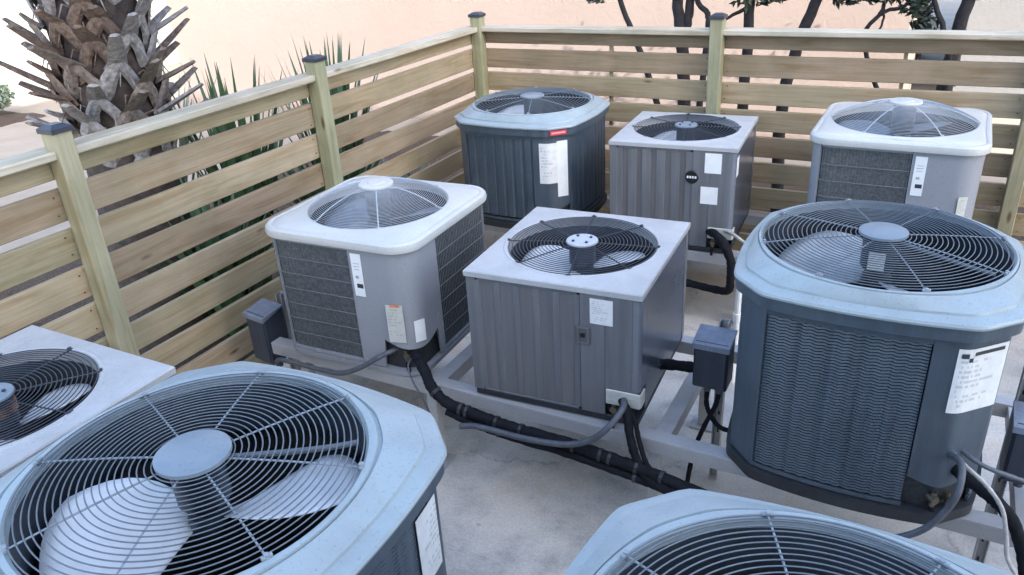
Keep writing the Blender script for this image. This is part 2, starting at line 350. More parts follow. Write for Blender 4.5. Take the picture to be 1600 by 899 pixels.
def building(name, x0, x1, y0, y1, h, mat, label):
    r = empty(name, ((x0+x1)/2, (y0+y1)/2, -0.06)); hx, hy = (x1-x0)/2, (y1-y0)/2
    MB().box(-hx, hx, -hy, hy, 0.0, h, 0.01).obj('wall', mat, r)
    MB().box(-hx-.12, hx+.12, -hy-.12, hy+.12, h+.002, h+.2, 0.02).obj('roof', 'white_stucco', r)
    MB().box(-hx-.015, hx+.015, -hy-.015, hy+.015, -0.01, 0.16).obj('plinth', mat, r)
    tag(r, label, 'building'); return r
building('stucco_building', -7.6, 3.06, 3.3, 9.5, 5.2, 'peach', 'peach stucco building wall rising behind the fences and the tree trunks')
building('white_building', 3.6, 16.0, 6.2, 12.0, 5.2, 'pale_stucco', 'white building wall beyond the right end of the peach wall')
wb = building('white_building', -17.5, -11.2, 0.6, 14.0, 5.0, 'left_stucco', 'white building in the upper left corner behind the palm trunk')
# a pale blue glazed door on that building's face
dr = MB().box(-0.04, 0.05, -0.45, 0.45, 0.12, 2.3, 0.01).obj('door', 'pvc', wb, loc=(3.15, -1.9, 0))
MB().box(0.051, 0.058, -0.34, 0.34, 0.25, 2.18).obj('pane', 'glass', dr)

# ------------------------------------------------------------------ fences
PITCH, BH, BT = 0.19, 0.149, 0.030
def wobble(me, amp, seed):
    rnd = random.Random(seed)
    for v in me.vertices: v.co.z += rnd.uniform(-amp, amp); v.co.y += rnd.uniform(-amp, amp)
board_cache = {}
def board_mesh(length, h, var):
    k = (round(length, 3), round(h, 3), var)
    if k not in board_cache:
        me = MB().box(-length/2, length/2, -BT/2, BT/2, -h/2, h/2, 0.004).mesh('board', 'board'); board_cache[k] = me
    return board_cache[k]
def post_mesh(h): return MB().box(-.0445, .0445, -.0445, .0445, 0, h, 0.005)
POST = None
def make_post(parent, loc):
    # built lying along x so that the grain runs along the post
    me = MB().box(0, 1.772, -.0445, .0445, -.0445, .0445, 0.005).mesh('post', 'post')
    o = link('post', me, parent, (loc[0], loc[1], 0.004), (0, -math.pi/2, 0))
    c = MB()
    c.add([(-.052, -.052, 0), (.052, -.052, 0), (.052, .052, 0), (-.052, .052, 0), (-.052, -.052, .02), (.052, -.052, .02), (.052, .052, .02), (-.052, .052, .02), (-.024, -.024, .036), (.024, -.024, .036), (.024, .024, .036), (-.024, .024, .036)],
          [(0, 1, 2, 3), (0, 1, 5, 4), (1, 2, 6, 5), (2, 3, 7, 6), (3, 0, 4, 7), (4, 5, 9, 8), (5, 6, 10, 9), (6, 7, 11, 10), (7, 4, 8, 11), (8, 9, 10, 11)])
    cap = c.obj('post_cap', 'black_cap', o, loc=(1.769, 0, 0), rot=(0, math.pi/2, 0))
    return o
GAP1 = 1.564
def fence(name, label, posts, along, rev):
    """posts = positions along the run; along 'y' -> run at x=0 (yard at +x); 'x' -> run at y=0 (yard at -y)"""
    mid = (posts[0]+posts[-1])/2
    base = (0, mid, 0) if along == 'y' else (mid, 0, 0)
    root = empty(name, base); rz = math.pi/2 if along == 'y' else 0.0
    def W_(a, off, z):      # a along, off outwards from the board's inner face
        return ((-off, a-mid, z) if along == 'y' else (a-mid, off, z))
    rnd = random.Random(len(name)+int(posts[0]*10))
    for a in posts: 
        if not (along == 'x' and a == posts[0]): make_post(root, W_(a, -.046, 0))
    for i in range(len(posts)-1):
        a0, a1 = posts[i], posts[i+1]; ln = a1-a0-0.006; c = (a0+a1)/2
        for k in range(9):
            if k == 0: h, zc = GAP1+.094-GAP1, GAP1+.047
            else: h = BH; zc = GAP1-PITCH*(k-1)-(PITCH-BH)-BH/2
            o = link('board', board_mesh(ln, h, k % 2), root, W_(c, BT/2+.001, zc+rnd.uniform(-.003, .003)), (rnd.uniform(-.012, .012), rnd.uniform(-.0028, .0028), rz + (math.pi if rnd.random() < .5 else 0)))
        nl = MB()
        for k in range(1, 9):
            zc = GAP1-PITCH*(k-1)-(PITCH-BH)-BH/2
            for e in (a0+.075, a1-.075):
                for dz in (-.045, .045):
                    q = W_(e+rnd.uniform(-.008, .008), -.0005, zc+dz+rnd.uniform(-.008, .008))
                    dv = (.0025, 0, 0) if along == 'y' else (0, -.0025, 0)
                    nl.tube([q, (q[0]+dv[0], q[1]+dv[1], q[2])], .0048, 6)
        tag(nl.obj('nail_heads', 'nail', root), kind='stuff')
        if along == 'x':
            link('stile', MB().box(0, 1.58, -.018, .018, -.012, .012, 0.002).mesh('stile', 'board'), root, W_(a0+1.2, BT+.014, .05), (0, -math.pi/2, 0))
        m = MB().box(-ln/2, ln/2, -.07, .07, 0, .038, 0.006)
        o = link('cap_rail', m.mesh('cap_rail', 'rail'), root, W_(c+rnd.uniform(-.002, .002), .002, 1.660+rnd.uniform(-.002, .002)), (0, 0, rz))
    tag(root, label, 'fence'); return root
fence('wooden_fence', 'slatted timber fence along the left side with three black capped posts', [-7.3, -5.5, -3.684, -2.0, -0.046], 'y', True)
fence('wooden_fence', 'slatted timber fence across the back, below the dark tree trunks', [-0.046, 1.972, 3.915, 5.86], 'x', False)

# ------------------------------------------------------------------ condenser units
def oct_r(half, ch, bul):
    def f(a):
        c, s_ = abs(math.cos(a)), abs(math.sin(a))
        if c < s_: c, s_ = s_, c
        t = s_/c
        r1 = half/(c) - bul*t*t
        r2 = (2*half-ch)/(c+s_)
        h = max(0.0, .014-abs(r1-r2))/.014
        return min(r1, r2)-h*h*.014*.25
    return f
def rsq_r(half, rad):
    def f(a):
        c, s_ = abs(math.cos(a)), abs(math.sin(a)); k = half-rad
        if c < s_: c, s_ = s_, c
        t = half/c
        if t*s_ <= k: return t
        b = k*(c+s_); return b+math.sqrt(max(0, b*b-(2*k*k-rad*rad)))
    return f
NA = 144
ANG = [2*math.pi*(k+0.5)/NA for k in range(NA)]
def shell(rings):
    """rings: list of (radius function, z function or number) -> quad skin"""
    m = MB(); n = len(rings); vs = []
    for a in ANG:
        for rf, zf in rings:
            r = rf(a) if callable(rf) else rf; z = zf(a) if callable(zf) else zf
            vs.append((r*math.cos(a), r*math.sin(a), z))
    fs = []
    for k in range(NA):
        k2 = (k+1) % NA
        for i in range(n-1): fs.append((k*n+i, k2*n+i, k2*n+i+1, k*n+i+1))
    m.add(vs, fs); return m
def guard(parent, r0, r1, n, z_of, wire, mat, seg=80, sides=5, name='fan_guard'):
    m = MB()
    for i in range(n):
        r = r0+(r1-r0)*i/(n-1); z = z_of(r)
        m.lathe([(r+wire*math.cos(2*math.pi*q/sides+.3), z+wire*math.sin(2*math.pi*q/sides+.3)) for q in range(sides)], seg, closed=True)
    return m.obj(name, mat, parent, smooth=70)
def rods(parent, r0, r1, angs, z_of, wire, mat, name='guard_rod', clip=True, lift=0.004):
    for a in angs:
        c, s_ = math.cos(a), math.sin(a)
        pts = [(r*c, r*s_, z_of(r)-lift) for r in [r0+(r1-r0)*k/6 for k in range(7)]]
        m = MB().tube(pts, wire, 6)
        if clip:
            e = pts[-1]
            m.tube([(e[0]-.012*s_, e[1]+.012*c, e[2]+.003), (e[0]+.012*s_, e[1]-.012*c, e[2]+.003)], .0055, 6)
            m.tube([(e[0], e[1], e[2]-.01), (e[0], e[1], e[2]+.011)], .006, 6)
        m.obj(name, mat, parent, smooth=60)
def fan(parent, z, r, a0, nb, mat, pitch=20, width=66, hubr=.05):
    rt_ = empty('fan', (0, 0, 0)); rt_.parent = parent
    MB().lathe([(0, z+.02), (hubr, z+.02), (hubr+.004, z), (hubr, z-.03), (0, z-.03)], 24).obj('fan_hub', 'motor', rt_, smooth=True)
    for b in range(nb):
        m = MB(); nu, nv = 12, 8; vs = []
        for j in range(nv+1):
            rr = hubr*.9+(r-hubr*.9)*j/nv
            wd = R(width)*(0.72+0.34*math.sin(math.pi*min(1, .25+.75*j/nv)))
            for i in range(nu+1):
                t = i/nu-.5
                a = a0+2*math.pi*b/nb+t*wd + .25*(j/nv-.5)
                zz = z - math.tan(R(pitch))*t*wd*rr*(1.0-.35*j/nv) - .05*(t*t-.1)*rr*2
                rad = rr*(1-.16*max(0, abs(t)*2-.55)**1.5*(j/nv))
                vs.append((rad*math.cos(a), rad*math.sin(a), zz))
        m.add(vs, [(j*(nu+1)+i, j*(nu+1)+i+1, (j+1)*(nu+1)+i+1, (j+1)*(nu+1)+i) for j in range(nv) for i in range(nu)])
        o = m.obj('fan_blade', mat, rt_, smooth=80)
        md = o.modifiers.new('thick', 'SOLIDIFY'); md.thickness = .0025
    return rt_
def sticker(parent, w, h, loc, rz, mat, name='label_sticker', tilt=0.0, marks=()):
    o = MB().box(-w/2, w/2, -.0012, .0, -h/2, h/2).obj(name, mat, parent, loc=loc, rot=(0, tilt, rz))
    for (u, v, ww, hh, mm) in marks:
        MB().box(u-ww/2, u+ww/2, -.0022, -.0013, v-hh/2, v+hh/2).obj('print', mm, o)
    return o
def louvers(face_a, rf, a0, a1, z0, z1, pitch, mat, parent, out=.006, deep=-.008, wave=.003, wl=.05, ribs=0, ribq=None, nth=36, name='louver_panel'):
    """stamped louvre sheet that follows the cabinet outline between the polar angles a0..a1"""
    m = MB(); rows = int((z1-z0)/pitch); vs = []
    nx, ny = math.cos(face_a), math.sin(face_a)
    cols = nth+1
    for i in range(rows):
        zt = z1-i*pitch
        for (dz, of) in ((0, deep), (-pitch*.03, out*.55), (-pitch*.62, out), (-pitch*.66, deep)):
            for k in range(cols):
                a = a0+(a1-a0)*k/nth; r = rf(a); x, y = r*math.cos(a), r*math.sin(a)
                s = -x*ny+y*nx
                q = of
                if ribs:
                    ph = (k/nth*ribs) % 1.0
                    if ribq is not None and (ph < .16 or ph > .84): q = ribq
                    elif of > 0 and (ph < .07 or ph > .93): q = of*.6
                vs.append((x+nx*q, y+ny*q, zt+dz+wave*math.sin(2*math.pi*s/wl)))
    fs = []
    for i in range(rows*4-1):
        for k in range(nth): fs.append((i*cols+k, i*cols+k+1, (i+1)*cols+k+1, (i+1)*cols+k))
    m.add(vs, fs)
    return m.obj(name, mat, parent)
def arc(rf, a0, a1, n): return [(rf(a0+(a1-a0)*k/n)*math.cos(a0+(a1-a0)*k/n), rf(a0+(a1-a0)*k/n)*math.sin(a0+(a1-a0)*k/n)) for k in range(n+1)]
def valve_bay(parent, x, y, z, rz):
    """service valves and pipe stubs in the corner opening"""
    b = empty('service_valves', (x, y, z)); b.parent = parent; b.rotation_euler = (0, 0, rz)
    MB().tube([(-.03, 0, 0), (-.03, -.035, 0)], .016, 10).tube([(-.03, -.02, -.03), (-.03, -.02, .03)], .010, 8).obj('valve', 'brass', b, smooth=50)
    MB().tube([(.03, 0, -.01), (.03, -.035, -.01)], .012, 10).tube([(.03, -.02, -.04), (.03, -.02, .015)], .008, 8).obj('valve', 'brass', b, smooth=50)
    MB().tube(spline([(-.03, -.02, -.03), (-.03, -.03, -.055), (-.028, -.06, -.07)], 5), .009, 8).obj('pipe_stub', 'rubber', b, smooth=50)

AC_GROUP = 'outdoor air conditioning units standing on the metal stands'
ZB = 0.5
def slate_unit(loc, top, half, r, label, rings=22, seg=96, service=-50, spokes=True, blade_a=-122, red=False, rz=0.0, conduit_a=30, nb=3, lout=.005, lwave=.0021, bm='blade'):
    H = top-ZB
    u = empty('air_conditioner', (loc[0], loc[1], ZB), rz); tag(u, label, 'air conditioner', AC_GROUP)
    sc = half/.505
    lid = oct_r(half, .19*sc, .075*sc); body = oct_r(half*.945, .19*sc*.945, .075*sc*.945)
    off = lambda f, d: (lambda a: f(a)-d)
    # base pan, coil core, floor
    shell([(0.0, .004), (off(body, -.012), .004), (off(body, -.014), .05), (off(body, .03), .056), (0.0, .058)]).obj('base_pan', 'base', u, smooth=30)
    shell([(off(body, .028), .057), (off(body, .028), H-.105), (off(body, .05), H-.105), (off(body, .05), .06)]).obj('coil', 'coil', u, smooth=30)
    # cabinet skin
    zt = H-.128
    A = lambda d: R(d)
    sv = service
    corners = [45, 135, -135, -45]
    for c in corners:
        if abs(((c-sv+180) % 360)-180) < 25:
            a0, a1 = A(sv-14.5), A(sv+13.0)
            p = arc(body, a0, a1, 22)
            MB().strip(p, lambda t: .195-.035*math.sin(math.pi*t), zt+.002, .010).obj('service_panel', 'slate', u, smooth=25)
            valve_bay(u, (body(A(sv))-.035)*math.cos(A(sv)), (body(A(sv))-.035)*math.sin(A(sv)), .10, A(sv)+math.pi/2)
        else:
            p = arc(body, A(c-8.2), A(c+8.2), 14)
            MB().strip(p, .058, zt+.002, .012).obj('corner_panel', 'slate', u, smooth=25)
    for fa in (-90, 0, 90, 180):
        lo, hi = fa-37, fa+37
        if -90 == fa and abs(sv+50) < 6: hi = sv-14.2
        if fa == 0 and abs(sv+50) < 6: lo = sv+12.8
        if fa == 0 and abs(sv-45) < 6: hi = sv-14.2
        if fa == 90 and abs(sv-45) < 6: lo = sv+12.8
        louvers(A(fa), off(body, .008), A(lo+.5), A(hi-.5), .075, zt-.03, .0122, 'slate', u, ribs=(hi-lo)/(9.0 if not lwave else 12.5), nth=64, out=lout, wave=lwave, wl=.042, deep=-.007 if lwave else -.0015, ribq=-.006 if not lwave else None)
        MB().strip(arc(off(body, .002), A(lo+.3), A(hi-.3), 16), zt-.028, zt+.002, .010).obj('panel_rim', 'slate', u, smooth=25)
        MB().strip(arc(off(body, .002), A(lo+.3), A(hi-.3), 16), .058, .074, .010).obj('panel_rim', 'slate', u, smooth=25)
    # lid: dark skirt, pale domed top with rolled edge, step and ring groove
    shell([(off(body, .004), H-.126), (off(lid, .006), H-.126), (off(lid, .004), H-.082), (off(lid, .012), H-.080), (off(lid, .03), H-.080)]).obj('lid_skirt', 'slate', u, smooth=30)
    def lerp(f, t, d=0.0): return lambda a: (f(a)-.02)*(1-t)+(r+.006)*t-d
    edge = lambda a: H-.058
    rings_ = [(off(lid, .010), H-.0795), (off(lid, -.004), H-.078), (off(lid, -.006), H-.070), (off(lid, -.001), H-.062), (off(lid, .012), H-.056), (lerp(lid, .16), H-.048), (lerp(lid, .19), H-.040),
              (lerp(lid, .62), H-.014), (lerp(lid, .80), H-.006), (lerp(lid, .82), H-.012), (lerp(lid, .86), H-.011), (lerp(lid, .88), H-.002), (r+.004, H), (r-.003, H-.006), (r-.004, H-.03)]
    shell(rings_).obj('lid', 'slate_lid', u, smooth=28)
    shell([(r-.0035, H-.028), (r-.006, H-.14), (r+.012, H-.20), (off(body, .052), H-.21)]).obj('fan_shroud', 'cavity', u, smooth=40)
    hubr = .088*sc
    z_of = lambda q: H+.004+.022*(1-(q/r)**2)
    w = .0018
    guard(u, hubr*.7, r-.006, rings, z_of, w, 'wire', seg)
    rods(u, hubr*.6, r-.001, [R(22.5+45*k) for k in range(8)], z_of, .0026, 'rod', lift=.0045)
    zh = z_of(0)
    MB().lathe([(0, zh+.016), (hubr-.006, zh+.016), (hubr, zh+.012), (hubr, zh+.002), (hubr-.012, zh-.004), (0, zh-.004)], 48).obj('hub_plate', 'hub', u, smooth=35)
    MB().lathe([(0, zh-.006), (.060, zh-.006), (.064, zh-.02), (.064, zh-.12), (.055, zh-.135), (0, zh-.135)], 32).obj('fan_motor', 'motor', u, smooth=35)
    if conduit_a is not None:
        ca = R(conduit_a); cz = lambda q: z_of(q)-.012
        MB().tube([(q*math.cos(ca+.10*(q/r)**3), q*math.sin(ca+.10*(q/r)**3), cz(q)) for q in [hubr*.8+(r*.94-hubr*.8)*k/10 for k in range(11)]], .0075, 8).obj('motor_conduit', 'wire', u, smooth=60)
    fan(u, H-.155, r*.93, R(blade_a), nb, bm, pitch=24, width=82)
    for k in range(3):
        a = R(22.5+45*k)
    return u, body, H
def label_on(u, body, a_deg, z, w, h, mat, marks=(), da=0.0, tilt=0.0):
    a = R(a_deg); rr = body(a)+.004
    return sticker(u, w, h, (rr*math.cos(a), rr*math.sin(a), z), a+math.pi/2+R(da), mat, marks=marks, tilt=tilt)
def wrap_label(u, body, a0, a1, z0, z1, mat, name='label_sticker'):
    f = lambda a: body(a)+.0035
    return MB().strip(arc(f, R(a0), R(a1), 12), z0, z1, .0015).obj(name, mat, u)

uA, bA, HA = slate_unit((1.9455, -4.743), 1.372, .512, .407, 'large slate grey unit in the left foreground, bright fan blade under its round grille', service=45, nb=2, blade_a=-134, conduit_a=33)
wrap_label(uA, bA, 23, 33.8, HA-.40, HA-.17, 'paper')
uB, bB, HB = slate_unit((3.362, -4.752), 1.372, .506, .418, 'large slate grey unit cut off by the bottom edge, right of the middle', service=-50, blade_a=-60, conduit_a=None)
uD, bD, HD = slate_unit((3.287, -2.767), 1.372, .478, .417, 'large slate grey unit at the right with wavy louvres and a white paper label', service=-50, nb=2, bm='blade_darker', blade_a=148, conduit_a=-30)
lb = wrap_label(uD, bD, -57, -37, HD-.40, HD-.16, 'paper')
wrap_label(uD, lambda a: bD(a)+.0018, -56, -53.6, HD-.192, HD-.176, 'ink', 'print'); wrap_label(uD, lambda a: bD(a)+.0018, -51.5, -39, HD-.184, HD-.172, 'ink', 'print'); wrap_label(uD, lambda a: bD(a)+.0018, -53.3, -52.0, HD-.206, HD-.192, 'ink', 'print')
MB().box(-.028, .028, -.0015, 0, -.035, .035).obj('motor_label', 'paper_blank', uD, loc=(-.006, -.0655, HD-.06))
uG, bG, HG = slate_unit((.861, -.738), 1.303, .485, .41, 'slate grey unit in the back corner with a red badge and two paper labels', rings=16, seg=64, service=-50, blade_a=40, conduit_a=None, lout=.002, lwave=0.0)
wrap_label(uG, bG, -60, -47, HG-.45, HG-.175, 'paper'); wrap_label(uG, bG, -47, -39, HG-.55, HG-.165, 'paper_blank')
wrap_label(uG, lambda a: bG(a)*1.062, -52.5, -41, HG-.115, HG-.085, 'red', 'badge'); wrap_label(uG, lambda a: bG(a)*1.062+.0018, -51.5, -42, HG-.104, HG-.096, 'pink', 'badge_lettering')

def box_unit(loc, top, w, d, r, label, rz=0.0, rings=18, seg=80, hubm='hub_pale', wirem='wire_dark', blade_a=165, plates=True, badge='plaque', rib=.03, detail=True, louv='taupe_lou', copper=False):
    H = top-ZB; u = empty('air_conditioner', (loc[0], loc[1], ZB), rz); tag(u, label, 'air conditioner', AC_GROUP)
    hx, hy = w/2, d/2
    MB().box(-hx+.004, hx-.004, -hy+.004, hy-.004, .004, .034, .004).obj('base_pan', 'base', u)
    # coil walls inside
    m = MB()
    for (a, b, c, e) in ((-hx+.03, hx-.03, -hy+.028, -hy+.045), (-hx+.03, hx-.03, hy-.045, hy-.028), (-hx+.028, -hx+.045, -hy+.046, hy-.046), (hx-.045, hx-.028, -hy+.046, hy-.046)):
        m.box(a, b, c, e, .036, H-.03)
    m.obj('coil', 'coil', u)
    # corner posts
    for sx in (-1, 1):
        for sy in (-1, 1):
            if sx > 0 and sy < 0: continue
            m = MB(); x, y = sx*hx, sy*hy; t = .045
            m.box(min(x, x-sx*t), max(x, x-sx*t), min(y, y-sy*.010), max(y, y-sy*.010), .035, H-.028, .002)
            m.box(min(x, x-sx*.010), max(x, x-sx*.010), min(y-sy*.0102, y-sy*t), max(y-sy*.0102, y-sy*t), .035, H-.028, .002)
            m.obj('corner_post', 'taupe', u)
    # front: louvred field on the left, smooth service panel on the right
    xs = -hx+.046; xe = hx-w*.335
    def field(n, face, x0, x1):
        """n louvre strips parted by flat ribs, on a face: returns parts"""
        pw = (x1-x0)/n
        for k in range(n):
            a, b = x0+k*pw, x0+(k+1)*pw
            m = MB(); rows = int((H-.085)/.014)+1; zt = H-.042; vs = []; fs = []
            for i in range(rows):
                z1 = zt-i*.014; vs += [(a+rib*.5, .006, z1), (b-rib*.5, .006, z1), (b-rib*.5, -.003, z1-.0115), (a+rib*.5, -.003, z1-.0115)]
            for i in range(rows*2-1):
                q = i*2; fs.append((q, q+1, q+2, q+3) if i % 2 == 0 else (q+1, q, q+3, q+2))
            fs = []
            L_ = [[(a+rib*.5), (b-rib*.5)]]
            vs2 = []
            for i in range(rows):
                z1 = zt-i*.014
                vs2 += [(a+rib*.5, .006, z1), (b-rib*.5, .006, z1), (a+rib*.5, -.003, z1-.0115), (b-rib*.5, -.003, z1-.0115)]
            for i in range(rows*2-1): fs.append((i*2, i*2+1, i*2+3, i*2+2))
            m.add(vs2, fs); o = m.obj('louver_strip', louv, u); place(o, face)
            if k < n:
                for xx in ([a] if k == 0 else [a]):
                    o = MB().box(xx-rib*.5, xx+rib*.5, -.004, .008, .045, H-.046, .003).obj('panel_rib', 'taupe', u); place(o, face)
        o = MB().box(x1-rib*.5, x1+rib*.5, -.004, .008, .045, H-.046, .003).obj('panel_rib', 'taupe', u); place(o, face)
        o = MB().box(x0-.002, x1+.002, -.0045, .009, H-.0455, H-.030, .002).obj('panel_rim', 'taupe', u); place(o, face)
        o = MB().box(x0-.002, x1+.002, -.0045, .009, .0355, .0445, .002).obj('panel_rim', 'taupe', u); place(o, face)
    def place(o, face):
        if face == 'front': o.location = (0, -hy+.006, 0)
        elif face == 'left': o.location = (-hx+.006, 0, 0); o.rotation_euler = (0, 0, -math.pi/2)
        elif face == 'back': o.location = (0, hy-.006, 0); o.rotation_euler = (0, 0, math.pi)
        elif face == 'right': o.location = (hx-.006, 0, 0); o.rotation_euler = (0, 0, math.pi/2)
    if detail: field(5, 'front', xs+.008, xe-.012)
    field(5, 'left', -hy+.06, hy-.06)
    # service panel with an opening cut at its lower right corner
    op = .115; sw = .15
    MB().box(xe+.004, hx-sw, -hy-.002, -hy+.008, .036, H-.029, .002).obj('service_panel', 'taupe', u)
    MB().box(hx-sw+.0005, hx-.033, -hy-.0025, -hy+.0075, op+.055, H-.029, .002).obj('service_panel', 'taupe', u)
    MB().strip([(hx-.0325+.0315*math.sin(q*math.pi/16), -hy+.031-.0325*math.cos(q*math.pi/16)) for q in range(9)], op+.055, H-.029, .008).obj('corner_post', 'corner_gloss', u, smooth=30)
    # smooth side sheet
    pth = [(hx, -hy+.0005), (hx, hy-.05)]
    MB().box(hx-.011, hx-.001, -hy+.0315, -hy+.1, op+.055, H-.029, .002).obj('side_panel', 'sky_tinted_side', u)
    MB().box(hx-.012, hx-.002, -hy+.1005, hy-.046, .036, H-.029, .003).obj('side_panel', 'sky_tinted_side', u)
    if plates:   # pale weathered valve cover folded round the corner
        MB().box(hx-.145, hx+.006, -hy-.012, -hy-.003, op-.012, op+.06, .003).obj('valve_cover', 'paper_worn', u)
        MB().box(hx+.0005, hx+.009, -hy-.0028, -hy+.06, op-.012, op+.055, .003).obj('valve_cover', 'paper_worn', u)
    valve_bay(u, hx-.08, -hy+.02, op-.04, 0)
    # lid
    def rect(h, k):
        def f(a):
            c, s_ = abs(math.cos(a)), abs(math.sin(a)); return min((hx+k)/max(c, 1e-6), (hy+k)/max(s_, 1e-6))
        return f
    global ANG
    keep = ANG; cs = math.atan2(hy, hx)
    ANG = sorted([a for a in keep if min(abs((a-q+math.pi) % (2*math.pi)-math.pi) for q in (cs, math.pi-cs, -cs, math.pi+cs)) > .012] + [cs % (2*math.pi), (math.pi-cs), (-cs) % (2*math.pi), math.pi+cs])
    global NA
    kn = NA; NA = len(ANG)
    shell([(rect(0, -.004), H-.029), (rect(0, .006), H-.029), (rect(0, .007), H-.006), (rect(0, .003), H-.001), (rect(0, -.006), H+.001), (r+.035, H+.003), (r+.022, H+.004), (r+.016, H+.0075), (r+.004, H+.007), (r-.003, H), (r-.004, H-.04)]).obj('lid', 'grey_lid', u, smooth=25)
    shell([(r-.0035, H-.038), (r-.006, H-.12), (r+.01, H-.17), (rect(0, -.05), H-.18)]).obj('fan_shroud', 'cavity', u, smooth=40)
    ANG = keep; NA = kn
    z_of = lambda q: H+.006+.010*(1-(q/r)**2)
    hubr = .072
    guard(u, hubr*.8, r-.004, rings, z_of, .0019, wirem, seg)
    rods(u, hubr*.7, r+.006, [R(10+45*k) for k in range(8)], z_of, .0028, wirem, lift=.004)
    zh = z_of(0)
    hb = MB().lathe([(0, zh+.010), (hubr-.004, zh+.010), (hubr, zh+.007), (hubr, zh-.004), (0, zh-.004)], 40).obj('hub_plate', hubm, u, smooth=35)
    for k in range(4):
        a = R(45+90*k); MB().tube([(hubr*.62*math.cos(a), hubr*.62*math.sin(a), zh+.009), (hubr*.62*math.cos(a), hubr*.62*math.sin(a), zh+.016)], .007, 6).obj('bolt', 'motor', hb)
    MB().lathe([(0, zh-.006), (.056, zh-.006), (.060, zh-.02), (.060, zh-.10), (.05, zh-.112), (0, zh-.112)], 32).obj('fan_motor', 'motor', u, smooth=35)
    if copper: MB().lathe([(.0605, zh-.03), (.0665, zh-.032), (.0665, zh-.06), (.0605, zh-.062)], 32).obj('motor_band', 'copper', u, smooth=35)
    fan(u, H-.125, r*.92, R(blade_a), 3, 'blade', pitch=22, width=74)
    return u, H, hx, hy
uC, HC, cx_, cy_ = box_unit((2.065, -2.678), 1.141, .785, .81, .338, 'square taupe unit in the middle of the yard, with a pale flat top', R(3.2), blade_a=172)
sticker(uC, .098, .115, (cx_-.165, -cy_-.0035, HC-.105), 0, 'paper')
bd = MB().box(-.032, .032, -.005, 0, -.042, .042, .003).obj('badge', 'taupe_lou', uC, loc=(cx_-.245, -cy_-.0025, HC-.225))
for q in ((-.022, .0), (.022, .0)): MB().box(q[0]-.004, q[0]+.004, -.0075, -.0052, -.032, .032).obj('badge_frame', 'taupe', bd)
for q in (-.034, .034): MB().box(-.026, .026, -.0075, -.0052, q-.003, q+.003).obj('badge_frame', 'taupe', bd)
MB().box(-.012, .010, -.0072, -.0053, -.010, .012, .002).obj('badge_mark', 'black_badge', bd)
uH, HH, hx_, hy_ = box_unit((1.98, -.76), 1.19, .785, .775, .335, 'square taupe unit at the back middle with a round black badge and two white stickers', R(3.6), rings=14, seg=60, hubm='hub', blade_a=20, rib=.055)
sticker(uH, .10, .125, (hx_-.135, -hy_-.0035, HH-.105), 0, 'paper_blank'); sticker(uH, .105, .11, (hx_-.15, -hy_-.0035, HH-.31), 0, 'paper_blank')
bd = MB().lathe([(0, .004), (.038, .004), (.042, 0), (0, 0)], 28).obj('badge', 'black_badge', uH, loc=(hx_-.26, -hy_-.0022, HH-.20), rot=(math.pi/2, 0, 0))
for k in range(4): MB().box(-.030+.016*k, -.019+.016*k, -.007, .008, .0042, .0055).obj('badge_lettering', 'white_mark', bd)
MB().box(.0005, .002, -.035, .035, -.06, .06).obj('label_sticker', 'paper_blank', uH, loc=(hx_, -hy_+.055, HH-.13))
uJ, HJ, jx_, jy_ = box_unit((.79, -4.62), 1.17, .79, .79, .325, 'square pale-topped unit cut off by the left edge, beside the fence', 0.0, blade_a=-30, hubm='hub', copper=True)

